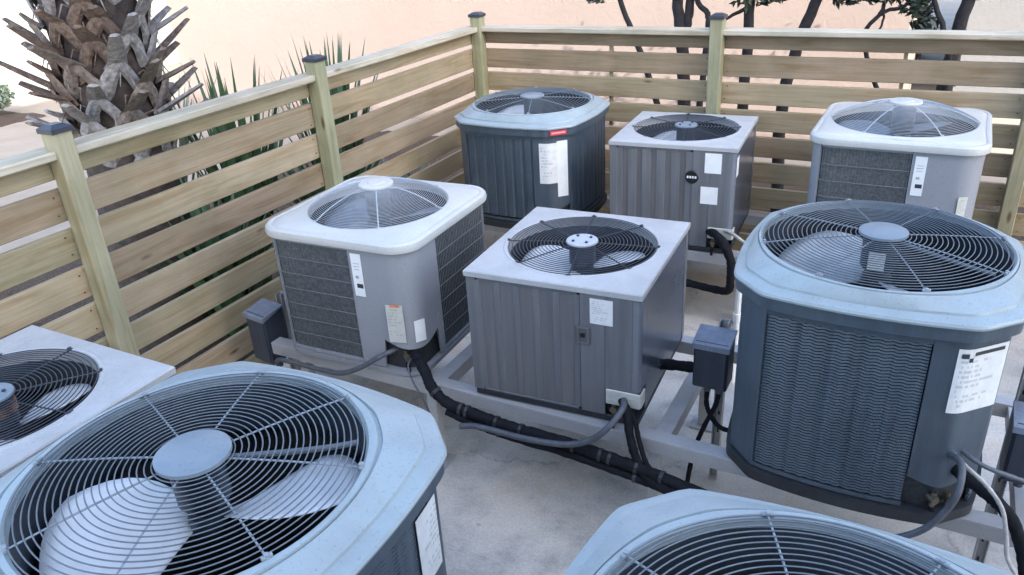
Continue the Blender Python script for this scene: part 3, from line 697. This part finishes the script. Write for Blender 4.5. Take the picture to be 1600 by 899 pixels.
def dome_unit(loc, top, half, r, label, rz=0.0, rings=20, seg=80, blade_a=0, detail=True):
    H = top-ZB; u = empty('air_conditioner', (loc[0], loc[1], ZB), rz); tag(u, label, 'air conditioner', AC_GROUP)
    lid = rsq_r(half, .13); body = rsq_r(half*.955, .12)
    off = lambda f, d: (lambda a: f(a)-d)
    shell([(0.0, .004), (off(body, .0), .004), (off(body, -.002), .03), (off(body, .03), .034), (0.0, .036)]).obj('base_pan', 'blue_grey', u, smooth=30)
    shell([(off(body, .03), .035), (off(body, .03), H-.06), (off(body, .05), H-.06), (off(body, .05), .038)]).obj('coil', 'coil', u, smooth=30)
    hb = half*.955
    def ang(x, y): return math.atan2(y, x)
    # service panel: from the front face, round the front right corner, to the right face
    a0, a1 = ang(hb*.22, -hb), ang(hb, -hb*.40)
    p = arc(body, a0, a1, 36)
    def zb(t): return .036 if t < .30 or t > .90 else .195-.045*math.sin(math.pi*(t-.30)/.60)
    MB().strip(p, lambda t: zb(t), H-.058, .010).obj('service_panel', 'blue_grey', u, smooth=25)
    # front right recess with valves
    valve_bay(u, hb*.80, -hb*.83, .10, R(40))
    # the four coil guards: frame, dark fins behind, horizontal rods, fine mesh
    def guard_panel(b0, b1, face):
        nx, ny = math.cos(face), math.sin(face); path = arc(off(body, .014), b0, b1, 20)
        MB().strip(path, .05, H-.075, .004).obj('coil_guard', 'coil_grid', u, smooth=40)
        fr = arc(off(body, .002), b0, b1, 20)
        MB().strip(fr, H-.076, H-.058, .012).obj('panel_rim', 'blue_grey', u, smooth=25)
        MB().strip(fr, .036, .052, .012).obj('panel_rim', 'blue_grey', u, smooth=25)
        if detail:
            pv = arc(off(body, .005), b0, b1, 20)
            n = 7
            for k in range(1, n):
                z = .05+(H-.13)*k/n
                MB().tube([(x, y, z) for x, y in pv], .0024, 5).obj('guard_rod', 'rod_dim', u, smooth=70)
            m = MB(); L0 = Vector((pv[0][0], pv[0][1], 0)); L1 = Vector((pv[-1][0], pv[-1][1], 0)); cnt = int((L1-L0).length/.016)
            for k in range(1, cnt):
                q = k/cnt*20; i = min(19, int(q)); t = q-i; x = pv[i][0]*(1-t)+pv[i+1][0]*t; y = pv[i][1]*(1-t)+pv[i+1][1]*t
                x -= nx*.003; y -= ny*.003
                m.tube([(x, y, .052), (x, y, H-.076)], .0010, 4, False)
            tag(m.obj('guard_mesh', 'wire_dark', u), kind='stuff')
    def strip_post(b0, b1):
        MB().strip(arc(body, b0, b1, 14), .036, H-.058, .012).obj('corner_post', 'blue_grey', u, smooth=25)
    fl = ang(-hb, -hb*.86)-2*math.pi if ang(-hb, -hb*.86) > 0 else ang(-hb, -hb*.86)
    fL = ang(-hb*.90, -hb)
    guard_panel(fL, a0-.004, R(-90)); strip_post(ang(-hb, -hb*.82), fL-.004)
    br = ang(hb, hb*.84)
    guard_panel(a1+.004, br, 0.0); strip_post(br+.004, ang(hb*.84, hb))
    guard_panel(ang(hb*.84, hb)+.004, ang(-hb*.84, hb), R(90)); strip_post(ang(-hb*.84, hb)+.004, ang(-hb, hb*.84))
    guard_panel(ang(-hb, hb*.84)+.004, ang(-hb, -hb*.82)+2*math.pi-.004, R(180))
    # lid with rolled edge, shallow groove and raised ring
    def lerp(t): return lambda a: (lid(a)-.03)*(1-t)+(r+.006)*t
    shell([(off(lid, .02), H-.058), (off(lid, .002), H-.058), (off(lid, -.002), H-.040), (off(lid, .002), H-.022), (off(lid, .014), H-.012), (off(lid, .028), H-.012), (off(lid, .034), H-.016), (off(lid, .040), H-.012), (lerp(.35), H-.004), (lerp(.8), H), (r+.006, H+.002), (r-.003, H-.004), (r-.004, H-.04)]).obj('lid', 'white_lid', u, smooth=30)
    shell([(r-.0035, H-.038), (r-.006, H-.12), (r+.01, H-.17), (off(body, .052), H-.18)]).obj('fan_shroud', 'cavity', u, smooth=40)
    z_of = lambda q: H+.004+.100*(1-(q/r)**2.2)
    hubr = .088
    guard(u, hubr, r+.002, rings+14, z_of, .0011, 'wire_pale', seg)
    rods(u, hubr*.8, r+.006, [R(4+60*k) for k in range(6)], z_of, .0030, 'wire_pale', lift=.003)
    zh = z_of(0)
    hp = MB().lathe([(0, zh+.014), (hubr*.45, zh+.014), (hubr*.5, zh+.010), (hubr-.004, zh+.008), (hubr, zh+.004), (hubr, zh-.004), (0, zh-.004)], 40).obj('hub_plate', 'white_lid', u, smooth=35)
    MB().lathe([(0, zh-.02), (.058, zh-.02), (.062, zh-.035), (.062, zh-.15), (.05, zh-.165), (0, zh-.165)], 32).obj('fan_motor', 'motor', u, smooth=35)
    fan(u, H-.09, r*.94, R(blade_a), 3, 'blade_grey', pitch=22, width=70)
    return u, H, hb, body
uF, HF, fb, fbody = dome_unit((.957, -2.709), 1.218, .44, .352, 'pale unit with a domed wire top beside the left fence, coil guards on two sides', R(2.5), blade_a=-75)
uI, HI, ib, ibody = dome_unit((3.235, -.66), 1.30, .455, .385, 'pale unit with a domed wire top at the back right against the fence', R(-1.0), blade_a=-60, rings=16, seg=60)
for (u_, b_, H_) in ((uF, fb, HF), (uI, ib, HI)):
    s_ = sticker(u_, .058, .22, (b_*.22+.045, -b_-.002, H_-.195), 0, 'paper_blank', marks=((.006, -.055, .034, .022, 'ink'), (-.004, -.01, .018, .014, 'conduit_pale'), (0, .06, .034, .003, 'conduit_pale'), (0, .045, .034, .003, 'conduit_pale'), (0, .03, .03, .003, 'conduit_pale')))
a_ = math.atan2(-fb, fb*.80)
st = sticker(uF, .085, .20, (fbody(R(-53))*math.cos(R(-53))+.002, fbody(R(-53))*math.sin(R(-53))-.004, .295), R(12), 'paper_worn', marks=((.004, .095, .05, .012, 'orange'),))
sticker(uF, .055, .115, (fbody(R(-41.5))*math.cos(R(-41.5))+.003, fbody(R(-41.5))*math.sin(R(-41.5))-.003, .245), R(56), 'paper_blank')
sticker(uI, .05, .16, (ibody(R(-49))*math.cos(R(-49))+.002, ibody(R(-49))*math.sin(R(-49))-.004, .43), R(30), 'paper_worn')

# ------------------------------------------------------------------ stands
def stand(x0, x1, y0, y1, label, legs, crosses, rear_legs=None):
    c = ((x0+x1)/2, (y0+y1)/2); r = empty('support_stand', (c[0], c[1], 0))
    ln = x1-x0
    def channel(length):   # C channel, open side down/back, length along x
        m = MB(); m.box(-length/2, length/2, -.035, .035, -.006, 0, .001); m.box(-length/2, length/2, -.035, -.029, -.068, -.0062, .001); m.box(-length/2, length/2, .029, .035, -.068, -.0062, .001); return m
    me = channel(ln).mesh('rail', 'alu')
    for yy in (y0, y1): link('rail', me, r, (0, yy-c[1], ZB-.002))
    mc = channel(y1-y0-.08).mesh('cross_member', 'alu')
    for xx in crosses: link('cross_member', mc, r, (xx-c[0], 0, ZB-.008), (0, 0, math.pi/2))
    ml = MB().box(-.025, .025, -.025, .025, .008, ZB-.012, .003).mesh('leg', 'alu'); mf = MB().box(-.06, .06, -.06, .06, 0, .008).mesh('foot', 'alu')
    for xx in legs:
        l = link('leg', ml, r, (xx-c[0], y0-c[1], .002)); link('foot', mf, l, (0, 0, 0))
    for xx in (rear_legs or legs):
        l = link('leg', ml, r, (xx-c[0], y1-c[1], .002)); link('foot', mf, l, (0, 0, 0))
    tag(r, label, 'stand', 'metal stands under the units'); return r
stand(.42, 4.6, -3.075, -2.24, 'aluminium rail stand under the middle row of units', [.62, 1.43, 2.56, 4.2], [.9, 1.46, 2.58, 3.9])
stand(.25, 4.6, -1.10, -.36, 'aluminium rail stand under the back row of units', [.5, 1.5, 2.5, 4.2], [.8, 1.5, 2.5, 3.8])
stand(.25, 4.2, -5.10, -4.30, 'aluminium rail stand under the foreground units', [.5, 1.55, 2.72, 4.0], [.6, 1.5, 2.72, 3.8])

# ------------------------------------------------------------------ disconnect boxes
def disconnect(loc, label, w=.15, d=.11, h=.26, rz=0.0):
    r = empty('disconnect_box', loc, rz)
    MB().box(-w/2, w/2, -d/2, d/2, 0, h, .006).obj('enclosure', 'box', r)
    m = MB(); m.add([(-w/2-.006, -d/2-.014, h-.03), (w/2+.006, -d/2-.014, h-.03), (w/2+.006, d/2, h+.012), (-w/2-.006, d/2, h+.012), (-w/2-.006, -d/2-.014, h-.005), (w/2+.006, -d/2-.014, h-.005), (w/2+.006, d/2, h+.022), (-w/2-.006, d/2, h+.022)],
                    [(3, 2, 1, 0), (4, 5, 6, 7), (0, 1, 5, 4), (1, 2, 6, 5), (2, 3, 7, 6), (3, 0, 4, 7)])
    m.obj('hood', 'box_top', r)
    MB().box(-w/2+.008, w/2-.008, -d/2-.006, -d/2-.0005, .015, h-.035, .002).obj('cover', 'box', r)
    MB().tube([(-.02, 0, .001), (-.02, 0, -.045)], .016, 10).obj('connector', 'conduit', r, smooth=50); MB().tube([(.035, 0, .001), (.035, 0, -.045)], .016, 10).obj('connector', 'conduit', r, smooth=50)
    tag(r, label, 'electrical box', 'electrical disconnect boxes beside the units'); return r
disconnect((.315, -3.02, .335), 'dark electrical box beside the left fence, left of the domed pale unit', .155, .13, .30, R(-8))
disconnect((2.70, -2.72, .585), 'dark electrical box between the middle taupe unit and the large slate unit', .15, .12, .23)
disconnect((3.888, -2.88, .575), 'dark electrical box cut off by the right edge, beside the large slate unit', .17, .12, .25)
def strut(x, y, z0, z1, label, rz=0):
    r = empty('strut_post', (x, y, z0), rz); h = z1-z0
    m = MB(); m.box(-.02, .02, .016, .02, 0, h); m.box(-.02, -.016, -.02, .0158, 0, h); m.box(.016, .02, -.02, .0158, 0, h); m.obj('channel', 'alu', r)
    n = int(h/.1)
    for k in range(n): MB().box(-.004, .004, .0125, .0155, .055+k*.1, .073+k*.1).obj('slot', 'black_badge', r)
    tag(r, label, 'post'); return r
strut(.36, -2.92, 0.002, .70, 'slotted metal post behind the electrical box beside the left fence')
strut(2.72, -2.64, 0.002, .86, 'slotted metal post behind the electrical box in the middle')
strut(3.825, -2.80, 0.002, 1.18, 'slotted metal post standing beside the label of the large slate unit')
pv_ = MB().lathe([(0, 0), (.017, 0), (.017, .70), (.0, .70)], 16).lathe([(.0175, .40), (.022, .402), (.022, .45), (.0175, .452)], 16).obj('white_pipe', 'pvc', smooth=50, loc=(2.60, -1.78, 0.001))
tag(pv_, 'upright white plastic pipe between the back units and the large slate unit', 'pipe')

# ------------------------------------------------------------------ hoses and cables
def hose(name, pts, r, mat, label, cat, ribs=False, n=10, ties=()):
    P = spline(pts, n); rr = r
    if ribs:
        Q = []; rr = []
        for i in range(len(P)-1):
            for k in range(3): Q.append(P[i].lerp(P[i+1], k/3)); rr.append(r*(1.0 if len(Q) % 2 else .86))
        Q.append(P[-1]); rr.append(r); P = Q
    else:
        rnd = random.Random(len(pts)); rr = [r*rnd.uniform(.90, 1.08) for _ in P]
    o = MB().tube(P, rr, 10).obj(name, mat, smooth=60)
    for t in ties:
        i = int(t*(len(P)-2)); d = (P[i+1]-P[i]).normalized()
        MB().tube([P[i]-d*.007, P[i]+d*.007], r*1.13, 10).obj('tie', 'base', o)
    tag(o, label, cat); return o
hose('insulated_pipe', [(1.26, -2.98, .60), (1.38, -3.10, .62), (1.47, -3.17, .60), (1.515, -3.195, .545), (1.60, -3.205, .487), (1.754, -3.2, .458), (1.935, -3.2, .441), (2.186, -3.2, .436), (2.422, -3.2, .416), (2.563, -3.2, .402), (2.75, -3.22, .385), (3.0, -3.25, .37), (3.4, -3.27, .36), (3.9, -3.27, .36), (4.5, -3.25, .36)], .027, 'rubber', 'thick black insulated pipe running along the front of the middle stand', 'pipe', ties=(.24, .33, .34, .41, .45, .52, .56, .57, .63, .68, .75))
hose('insulated_pipe', [(1.60, -3.215, .445), (1.75, -3.212, .413), (1.935, -3.212, .397), (2.2, -3.212, .391), (2.45, -3.213, .370), (2.6, -3.215, .354), (2.75, -3.23, .34), (3.0, -3.26, .325), (3.4, -3.28, .315), (3.9, -3.28, .315)], .019, 'rubber', 'thinner black insulated pipe tied below the thick one', 'pipe', ties=(.2, .5))
hose('insulated_pipe', [(2.375, -3.011, 0.609), (2.414, -3.080, 0.629), (2.454, -3.139, 0.614), (2.479, -3.168, 0.530), (2.518, -3.188, 0.432), (2.582, -3.218, 0.378), (2.730, -3.257, 0.368), (3.005, -3.272, 0.368), (3.399, -3.277, 0.368)], .019, 'rubber', 'black insulated pipe dropping from the middle taupe unit', 'pipe')
hose('insulated_pipe', [(2.395, -3.011, 0.589), (2.439, -3.090, 0.614), (2.488, -3.139, 0.589), (2.518, -3.158, 0.501), (2.562, -3.178, 0.412), (2.651, -3.208, 0.378)], .011, 'rubber', 'thin black pipe dropping beside the insulated one from the middle taupe unit', 'pipe')
hose('flexible_conduit', [(2.375, -2.99, .615), (2.435, -3.13, .645), (2.40, -3.21, .585), (2.33, -3.235, .515), (2.217, -3.25, .468), (2.03, -3.26, .45), (1.80, -3.26, .445), (1.70, -3.26, .42)], .0145, 'conduit', 'grey flexible conduit curving from the middle taupe unit along the stand', 'conduit', True)
hose('flexible_conduit', [(1.27, -3.05, .635), (1.22, -3.16, .63), (1.09, -3.19, .545), (.95, -3.18, .475), (.80, -3.17, .455), (.55, -3.16, .445), (.40, -3.08, .36), (.36, -3.02, .295)], .0135, 'conduit', 'grey flexible conduit running from the left electrical box to the domed unit', 'conduit', True)
hose('cable', [(1.33, -3.03, .60), (1.375, -3.17, .62), (1.417, -3.20, .545), (1.475, -3.215, .47), (1.50, -3.2, .36)], .0045, 'conduit', 'thin grey cable hanging below the corner of the left domed unit', 'cable')
hose('flexible_conduit', [(3.590, -3.135, 0.779), (3.638, -3.240, 0.822), (3.643, -3.307, 0.764), (3.619, -3.326, 0.683), (3.566, -3.345, 0.597), (3.475, -3.355, 0.530), (3.351, -3.355, 0.482)], .0125, 'conduit', 'grey flexible conduit curving down from the large slate unit', 'conduit', True)
hose('insulated_pipe', [(3.590, -3.077, 0.721), (3.662, -3.173, 0.726), (3.752, -3.211, 0.692), (3.818, -3.221, 0.630), (3.872, -3.230, 0.520), (3.906, -3.269, 0.424), (3.973, -3.307, 0.377)], .023, 'rubber', 'thick black insulated pipe leaving the large slate unit at the right edge', 'pipe')
hose('cable', [(3.590, -3.115, 0.798), (3.657, -3.211, 0.793), (3.724, -3.230, 0.750), (3.781, -3.249, 0.683), (3.810, -3.269, 0.587), (3.829, -3.278, 0.511), (3.896, -3.307, 0.424)], .0075, 'conduit_pale', 'pale cable looping over the black pipe at the right edge', 'cable')
hose('cable', [(3.609, -3.115, 0.812), (3.705, -3.163, 0.779), (3.829, -3.115, 0.721), (3.930, -3.020, 0.645)], .0085, 'conduit', 'grey cable from the large slate unit to the electrical box at the right edge', 'cable')
hose('cable', [(2.68, -2.72, .545), (2.69, -2.75, .48), (2.73, -2.78, .43), (2.78, -2.80, .41), (2.86, -2.78, .40)], .011, 'rubber', 'black cable hanging from the middle electrical box, bent right', 'cable')
hose('cable', [(2.735, -2.72, .545), (2.725, -2.74, .48), (2.69, -2.79, .38), (2.66, -2.83, .25), (2.64, -2.86, .02)], .011, 'rubber', 'black cable hanging from the middle electrical box, crossing down to the floor', 'cable')
hose('insulated_pipe', [(2.26, -1.12, .64), (2.33, -1.22, .66), (2.40, -1.26, .60), (2.435, -1.26, .51), (2.44, -1.26, .40), (2.42, -1.22, .30), (2.30, -1.15, .26), (2.1, -1.12, .26), (1.8, -1.14, .26), (1.4, -1.16, .26)], .026, 'rubber', 'black insulated pipe dropping from the back taupe unit and turning left', 'pipe')
hose('insulated_pipe', [(2.28, -1.12, .62), (2.36, -1.18, .63), (2.41, -1.2, .56), (2.46, -1.2, .44), (2.52, -1.18, .34), (2.9, -1.15, .30), (3.4, -1.15, .3)], .015, 'rubber', 'thin black pipe below the white valve cover of the back taupe unit', 'pipe')
hose('flexible_conduit', [(2.31, -1.10, .655), (2.40, -1.15, .66), (2.50, -1.17, .61), (2.60, -1.16, .55), (2.7, -1.1, .50)], .012, 'conduit_pale', 'pale conduit leaving the back taupe unit to the right', 'conduit', True)
hose('flexible_conduit', [(1.12, -1.10, .60), (1.20, -1.19, .635), (1.30, -1.20, .62), (1.40, -1.19, .56), (1.47, -1.16, .47), (1.5, -1.14, .42)], .012, 'conduit_pale', 'pale conduit arching from the corner unit with the red badge', 'conduit', True)
hose('insulated_pipe', [(2.62, -2.62, .58), (2.55, -2.66, .60), (2.46, -2.68, .60), (2.40, -2.70, .585)], .026, 'rubber', 'short black pipe between the middle electrical box and the taupe unit', 'pipe')

# ------------------------------------------------------------------ palm, plants, shrub
def palm():
    r = empty('palm_tree', (-1.02, -2.62, -0.04))
    prof = [(.30, 0), (.285, .5), (.27, 1.2), (.25, 1.6), (.255, 2.2), (.24, 3.0), (.22, 3.4)]
    MB().lathe(prof, 28).obj('trunk', 'fibre', r, smooth=50)
    rnd = random.Random(11)
    def limb(m, pts, ws, ths, er_):
        vs = []; n = len(pts)
        for i in range(n):
            p = pts[i]; d = (pts[min(i+1, n-1)]-pts[max(i-1, 0)]).normalized(); nn = (er_-d*er_.dot(d)).normalized(); sd_ = d.cross(nn).normalized()
            w, h = ws[i], ths[i]
            vs += [p-sd_*w, p-sd_*w*.45+nn*h, p+sd_*w*.45+nn*h, p+sd_*w, p-nn*h*.5]
        fs = [(4, 3, 2, 1, 0), tuple((n-1)*5+q for q in range(5))]
        for i in range(n-1):
            for q in range(5): fs.append((i*5+q, i*5+(q+1) % 5, (i+1)*5+(q+1) % 5, (i+1)*5+q))
        m.add(vs, fs)
    for row in range(13):
        for j in range(8):
            a = 2*math.pi*(j+.5*(row % 2))/8 + rnd.uniform(-.14, .14); z = 1.34+row*.128+rnd.uniform(-.04, .04)
            if row > 4 and rnd.random() < .25: continue
            er = Vector((math.cos(a), math.sin(a), 0)); ez = Vector((0, 0, 1)); m = MB()
            joint = er*.315+ez*(z+.17)
            for sg in (-1, 1):       # the split base of the old leaf: two legs clasping the trunk
                b = a+sg*rnd.uniform(.36, .48); c = a+sg*.20
                limb(m, [Vector((math.cos(b), math.sin(b), 0))*.255+ez*(z-.03), Vector((math.cos(c), math.sin(c), 0))*.285+ez*(z+.08), joint-ez*.005], [.040+rnd.uniform(-.01, .01), .038+rnd.uniform(-.008, .008), .034], [.014, .016, .018], er)
            el = R(rnd.uniform(16, 34)+max(0, row-3)*3); ln = rnd.uniform(.17, .31) if row < 5 else rnd.uniform(.08, .18)
            if rnd.random() < .2: ln *= .4
            et = Vector((-math.sin(a), math.cos(a), 0)); side = rnd.uniform(-.35, .35)
            dr_ = (er*math.cos(el)+ez*math.sin(el)+et*side).normalized()
            sp = [joint-dr_*.05+ez*-.01, joint+dr_*ln*.35, joint+dr_*ln*.7+ez*.008, joint+dr_*ln+ez*.015]
            limb(m, sp, [.056, .050, .041, .032], [.022, .019, .016, .013], (ez*math.cos(el)-er*math.sin(el)))
            mt_ = rnd.random()
            for q in range(2):     # torn fibre hanging off the split base
                b = a+rnd.uniform(-.4, .4); q0 = Vector((math.cos(b), math.sin(b), 0)); zz = z+rnd.uniform(-.02, .12); dx = rnd.uniform(-.09, .09)
                m.tube([q0*.27+ez*zz, q0*.30+ez*(zz+.02)+et*dx*.5, q0*.33+ez*(zz-.05)+et*dx], [.006, .005, .002], 4)
            m.obj('frond_stub', 'boot_grey' if mt_ < .48 else ('boot' if mt_ < .82 else 'boot_brown'), r)
    # fronds far above the picture
    for j in range(14):
        a = 2*math.pi*j/14; m = MB(); pts = []
        el = R(rnd.uniform(20, 62)); L_ = 1.1
        pt = [Vector((math.cos(a)*(.2+L_*t), math.sin(a)*(.2+L_*t), 3.3+L_*t*math.tan(el)*.45-.30*t*t)) for t in [q/8 for q in range(9)]]
        m.tube(pt, [.018*(1-.7*q/8) for q in range(9)], 5)
        d = (pt[-1]-pt[-2]).normalized(); sd_ = Vector((-math.sin(a), math.cos(a), 0))
        for q in range(17):
            b = R(-80+10*q); dd = (d*math.cos(b)+sd_*math.sin(b)).normalized(); e = pt[-1]+dd*.75-Vector((0, 0, .18)); n_ = d.cross(sd_)*.0; w_ = dd.cross(Vector((0, 0, 1))).normalized()*.022
            mid = pt[-1]+dd*.4
            m.add([pt[-1]-w_*.3, pt[-1]+w_*.3, mid+w_, e, mid-w_], [(0, 1, 2, 3, 4)])
        m.obj('frond', 'leaf', r)
    tag(r, 'thick palm trunk covered in dry grey brown frond stubs behind the left fence', 'palm tree')
palm()
def strap_plant(loc, h, n, spread, label, seed, mat='leaf', w=.027, name='strap_leaf_plant'):
    r = empty(name, loc); rnd = random.Random(seed)
    for k in range(n):
        a = rnd.uniform(0, 2*math.pi); ln = h*rnd.uniform(.72, 1.05); lean = spread*rnd.uniform(.15, 1.0); ww = w*rnd.uniform(.7, 1.2)
        er = Vector((math.cos(a), math.sin(a), 0)); et = Vector((-math.sin(a), math.cos(a), 0)); vs = []; ns = 7
        for i in range(ns):
            t = i/(ns-1); p = er*(.03+lean*ln*(t**1.5)) + Vector((0, 0, ln*(t-.30*lean*t*t)))
            wd = ww*(1-t**4)*(.55+.45*min(1, t*3))+.001; vs += [p-et*wd, p+er*wd*-.35, p+et*wd]
        fs = []
        for i in range(ns-1):
            for q in range(2): fs.append((i*3+q, i*3+q+1, (i+1)*3+q+1, (i+1)*3+q))
        m = MB(); m.add(vs, fs); m.obj('leaf', mat, r, smooth=60)
    tag(r, label, 'plant', 'strap leaved plants behind the left fence'); return r
strap_plant((-.80, -1.98, -.03), 1.84, 70, .30, 'spiky green plant showing above the rail just right of the palm trunk', 3)
strap_plant((-.75, -1.06, -.03), 1.80, 70, .30, 'spiky green plant showing above the rail beside the middle fence post', 5)
strap_plant((-1.9, -1.75, -.03), 1.75, 40, .40, 'grey green spiky plant directly behind the palm trunk', 8, 'leaf_pale', .03)
strap_plant((-.50, -1.45, -.03), 1.2, 60, .7, 'low green plant seen through the slats between the two taller spiky plants', 13, 'leaf', .036)
strap_plant((-.52, -2.55, -.03), 1.2, 60, .65, 'low green plant seen through the slats in front of the palm trunk', 17, 'leaf', .036)
strap_plant((-.45, -.55, -.03), .8, 44, .8, 'small pale green plant seen through the slats near the back corner', 21, 'leaf_pale', .024)
def shrub(loc, label, seed):
    r = empty('shrub', loc); rnd = random.Random(seed); m = MB(); st = MB()
    for k in range(12):
        a = rnd.uniform(0, 6.28); e = Vector((math.cos(a)*.25, math.sin(a)*.25, rnd.uniform(.25, .5))); st.tube([(0, 0, 0), e*.5+Vector((0, 0, .08)), e], [.018, .012, .005], 5)
    for k in range(900):
        d = Vector((rnd.gauss(0, 1), rnd.gauss(0, 1), rnd.gauss(0, 1))).normalized()*rnd.uniform(.45, 1); p = Vector((d.x*.38, d.y*.38, .34+d.z*.26))
        u_ = Vector((rnd.gauss(0, 1), rnd.gauss(0, 1), rnd.gauss(0, 1))).normalized(); v_ = u_.orthogonal().normalized(); s_ = rnd.uniform(.03, .055)
        m.add([p-u_*s_, p+v_*s_*.5, p+u_*s_, p-v_*s_*.5], [(0, 1, 2, 3)])
    st.obj('stems', 'bark', r, smooth=60); m.obj('foliage', 'leaf_pale', r); tag(r, label, 'shrub')
shrub((-10.0, 1.45, -.03), 'grey green shrub at the left edge in front of the white building', 2)

# ------------------------------------------------------------------ trees behind the back fence
def tree(loc, label, stems, clumps, seed, crown):
    r = empty('tree', loc); rnd = random.Random(seed); m = MB()
    for pts, rad in stems:
        P = spline(pts, 5); n = len(P); m.tube([p+Vector((rnd.uniform(-.006, .006), rnd.uniform(-.006, .006), 0)) for p in P], [rad*(1-.45*i/n) for i in range(n)], 9)
    m.obj('trunk', 'bark', r, smooth=60)
    lf = MB()
    def leaf(p, s_):
        u_ = Vector((rnd.gauss(0, 1), rnd.gauss(0, 1), rnd.gauss(0, .6))).normalized(); v_ = u_.orthogonal().normalized(); v_ = (v_*math.cos(a_) + u_.cross(v_)*math.sin(a_)) if False else v_
        lf.add([p-u_*s_, p+v_*s_*.45, p+u_*s_, p-v_*s_*.45], [(0, 1, 2, 3)])
    for (c, rad, n) in clumps:
        for k in range(n):
            d = Vector((rnd.gauss(0, 1), rnd.gauss(0, 1), rnd.gauss(0, 1))).normalized()*(rnd.random()**.45)*rad
            leaf(Vector(c)+Vector((d.x, d.y, d.z*.75)), rnd.uniform(.028, .050))
    (c, rx, rz_, n) = crown
    cen = [Vector((rnd.uniform(-1, 1)*rx, rnd.uniform(-.8, .8)*rx, rnd.uniform(-1, 1)*rz_)) for _ in range(26)]
    for k in range(n):
        q = rnd.choice(cen); d = Vector((rnd.gauss(0, .16), rnd.gauss(0, .16), rnd.gauss(0, .10))); leaf(Vector(c)+q+d, rnd.uniform(.03, .05))
    lf.obj('crown', 'tree_leaf', r); tag(r, label, 'tree', 'dark multi stemmed trees behind the back fence'); return r
def T(bx, by, xs):   # stem points relative to the tree
    return [(x-bx, y-by, z) for x, y, z in xs]
bx, by = 1.45, 1.0
tree((bx, by, -.03), 'dark forked tree trunk rising behind the back fence, left of the capped middle post',
     [(T(bx, by, [(1.48, 1.0, 0), (1.46, 1.0, .9), (1.42, 1.0, 1.45), (1.37, 1.0, 1.75), (1.33, .98, 2.3), (1.2, .9, 2.5)]), .062), (T(bx, by, [(1.42, 1.0, 1.42), (1.45, 1.02, 1.62), (1.47, 1.03, 1.85), (1.55, 1.05, 2.6), (1.6, 1.1, 2.5)]), .045),
      (T(bx, by, [(1.50, 1.0, .1), (1.12, 1.02, 1.2), (.98, 1.02, 1.52), (.86, 1.02, 1.80), (.72, 1.0, 2.4), (.6, 1.0, 2.4)]), .030), (T(bx, by, [(1.52, 1.0, .1), (1.60, 1.0, 1.0), (1.635, 1.0, 1.55), (1.625, 1.0, 1.70), (1.52, 1.0, 1.84), (1.5, 1.0, 2.4), (1.6, 1.0, 2.5)]), .030)],
     [((-.82, .0, 1.86), .12, 60), ((-.55, .05, 1.92), .10, 40)], 31, ((0, 0, 2.45), .75, .08, 420))
bx, by = 1.97, 1.05
tree((bx, by, -.03), 'dark upright tree trunk with leaves just right of the capped middle post',
     [(T(bx, by, [(1.94, 1.05, 0), (1.95, 1.05, 1.0), (1.95, 1.05, 1.7), (1.96, 1.05, 2.4), (1.93, 1.0, 2.6)]), .052), (T(bx, by, [(1.95, 1.05, 1.75), (1.85, 1.02, 1.70), (1.74, 1.0, 1.64)]), .018), (T(bx, by, [(2.33, .98, .0), (2.28, .98, .9), (2.36, 1.0, 1.5), (2.47, 1.0, 1.85), (2.6, 1.0, 2.5), (2.65, 1, 2.6)]), .055)],
     [((-.02, -.02, 1.90), .24, 260), ((.20, 0, 1.88), .13, 90), ((-.2, 0, 1.93), .14, 90)], 37, ((.2, 0, 2.45), .7, .08, 420))
bx, by = 3.4, 1.05
tree((bx, by, -.03), 'dark tree at the right with thin drooping leafy branches above the fence',
     [(T(bx, by, [(3.44, 1.05, 0), (3.42, 1.05, 1.0), (3.46, 1.05, 1.6), (3.50, 1.05, 2.0), (3.52, 1.0, 2.6)]), .060), (T(bx, by, [(3.46, 1.05, .2), (3.44, 1.0, 1.3), (3.34, 1.0, 1.64), (3.25, 1.0, 1.86), (3.22, 1.0, 2.4), (3.25, 1.0, 2.55)]), .024),
      (T(bx, by, [(3.40, 1.05, .3), (2.95, 1.02, 1.2), (2.83, 1.0, 1.55), (2.95, 1.0, 1.72), (3.10, 1.0, 1.80), (3.16, 1.0, 2.3)]), .020), (T(bx, by, [(2.92, 1.0, 1.70), (2.96, 1.0, 1.9), (2.92, 1.0, 2.3)]), .016), (T(bx, by, [(2.95, 1.0, 1.72), (2.94, .98, 1.62), (2.9, .98, 1.54)]), .010)],
     [((-.70, .0, 1.90), .20, 230), ((-.50, 0, 1.88), .17, 190), ((-.24, 0, 1.76), .13, 130), ((-.18, 0, 1.62), .11, 90), ((-.26, 0, 1.90), .15, 130), ((.13, 0, 1.84), .07, 30), ((-.9, 0, 1.95), .12, 80)], 41, ((0, 0, 2.45), .7, .08, 420))
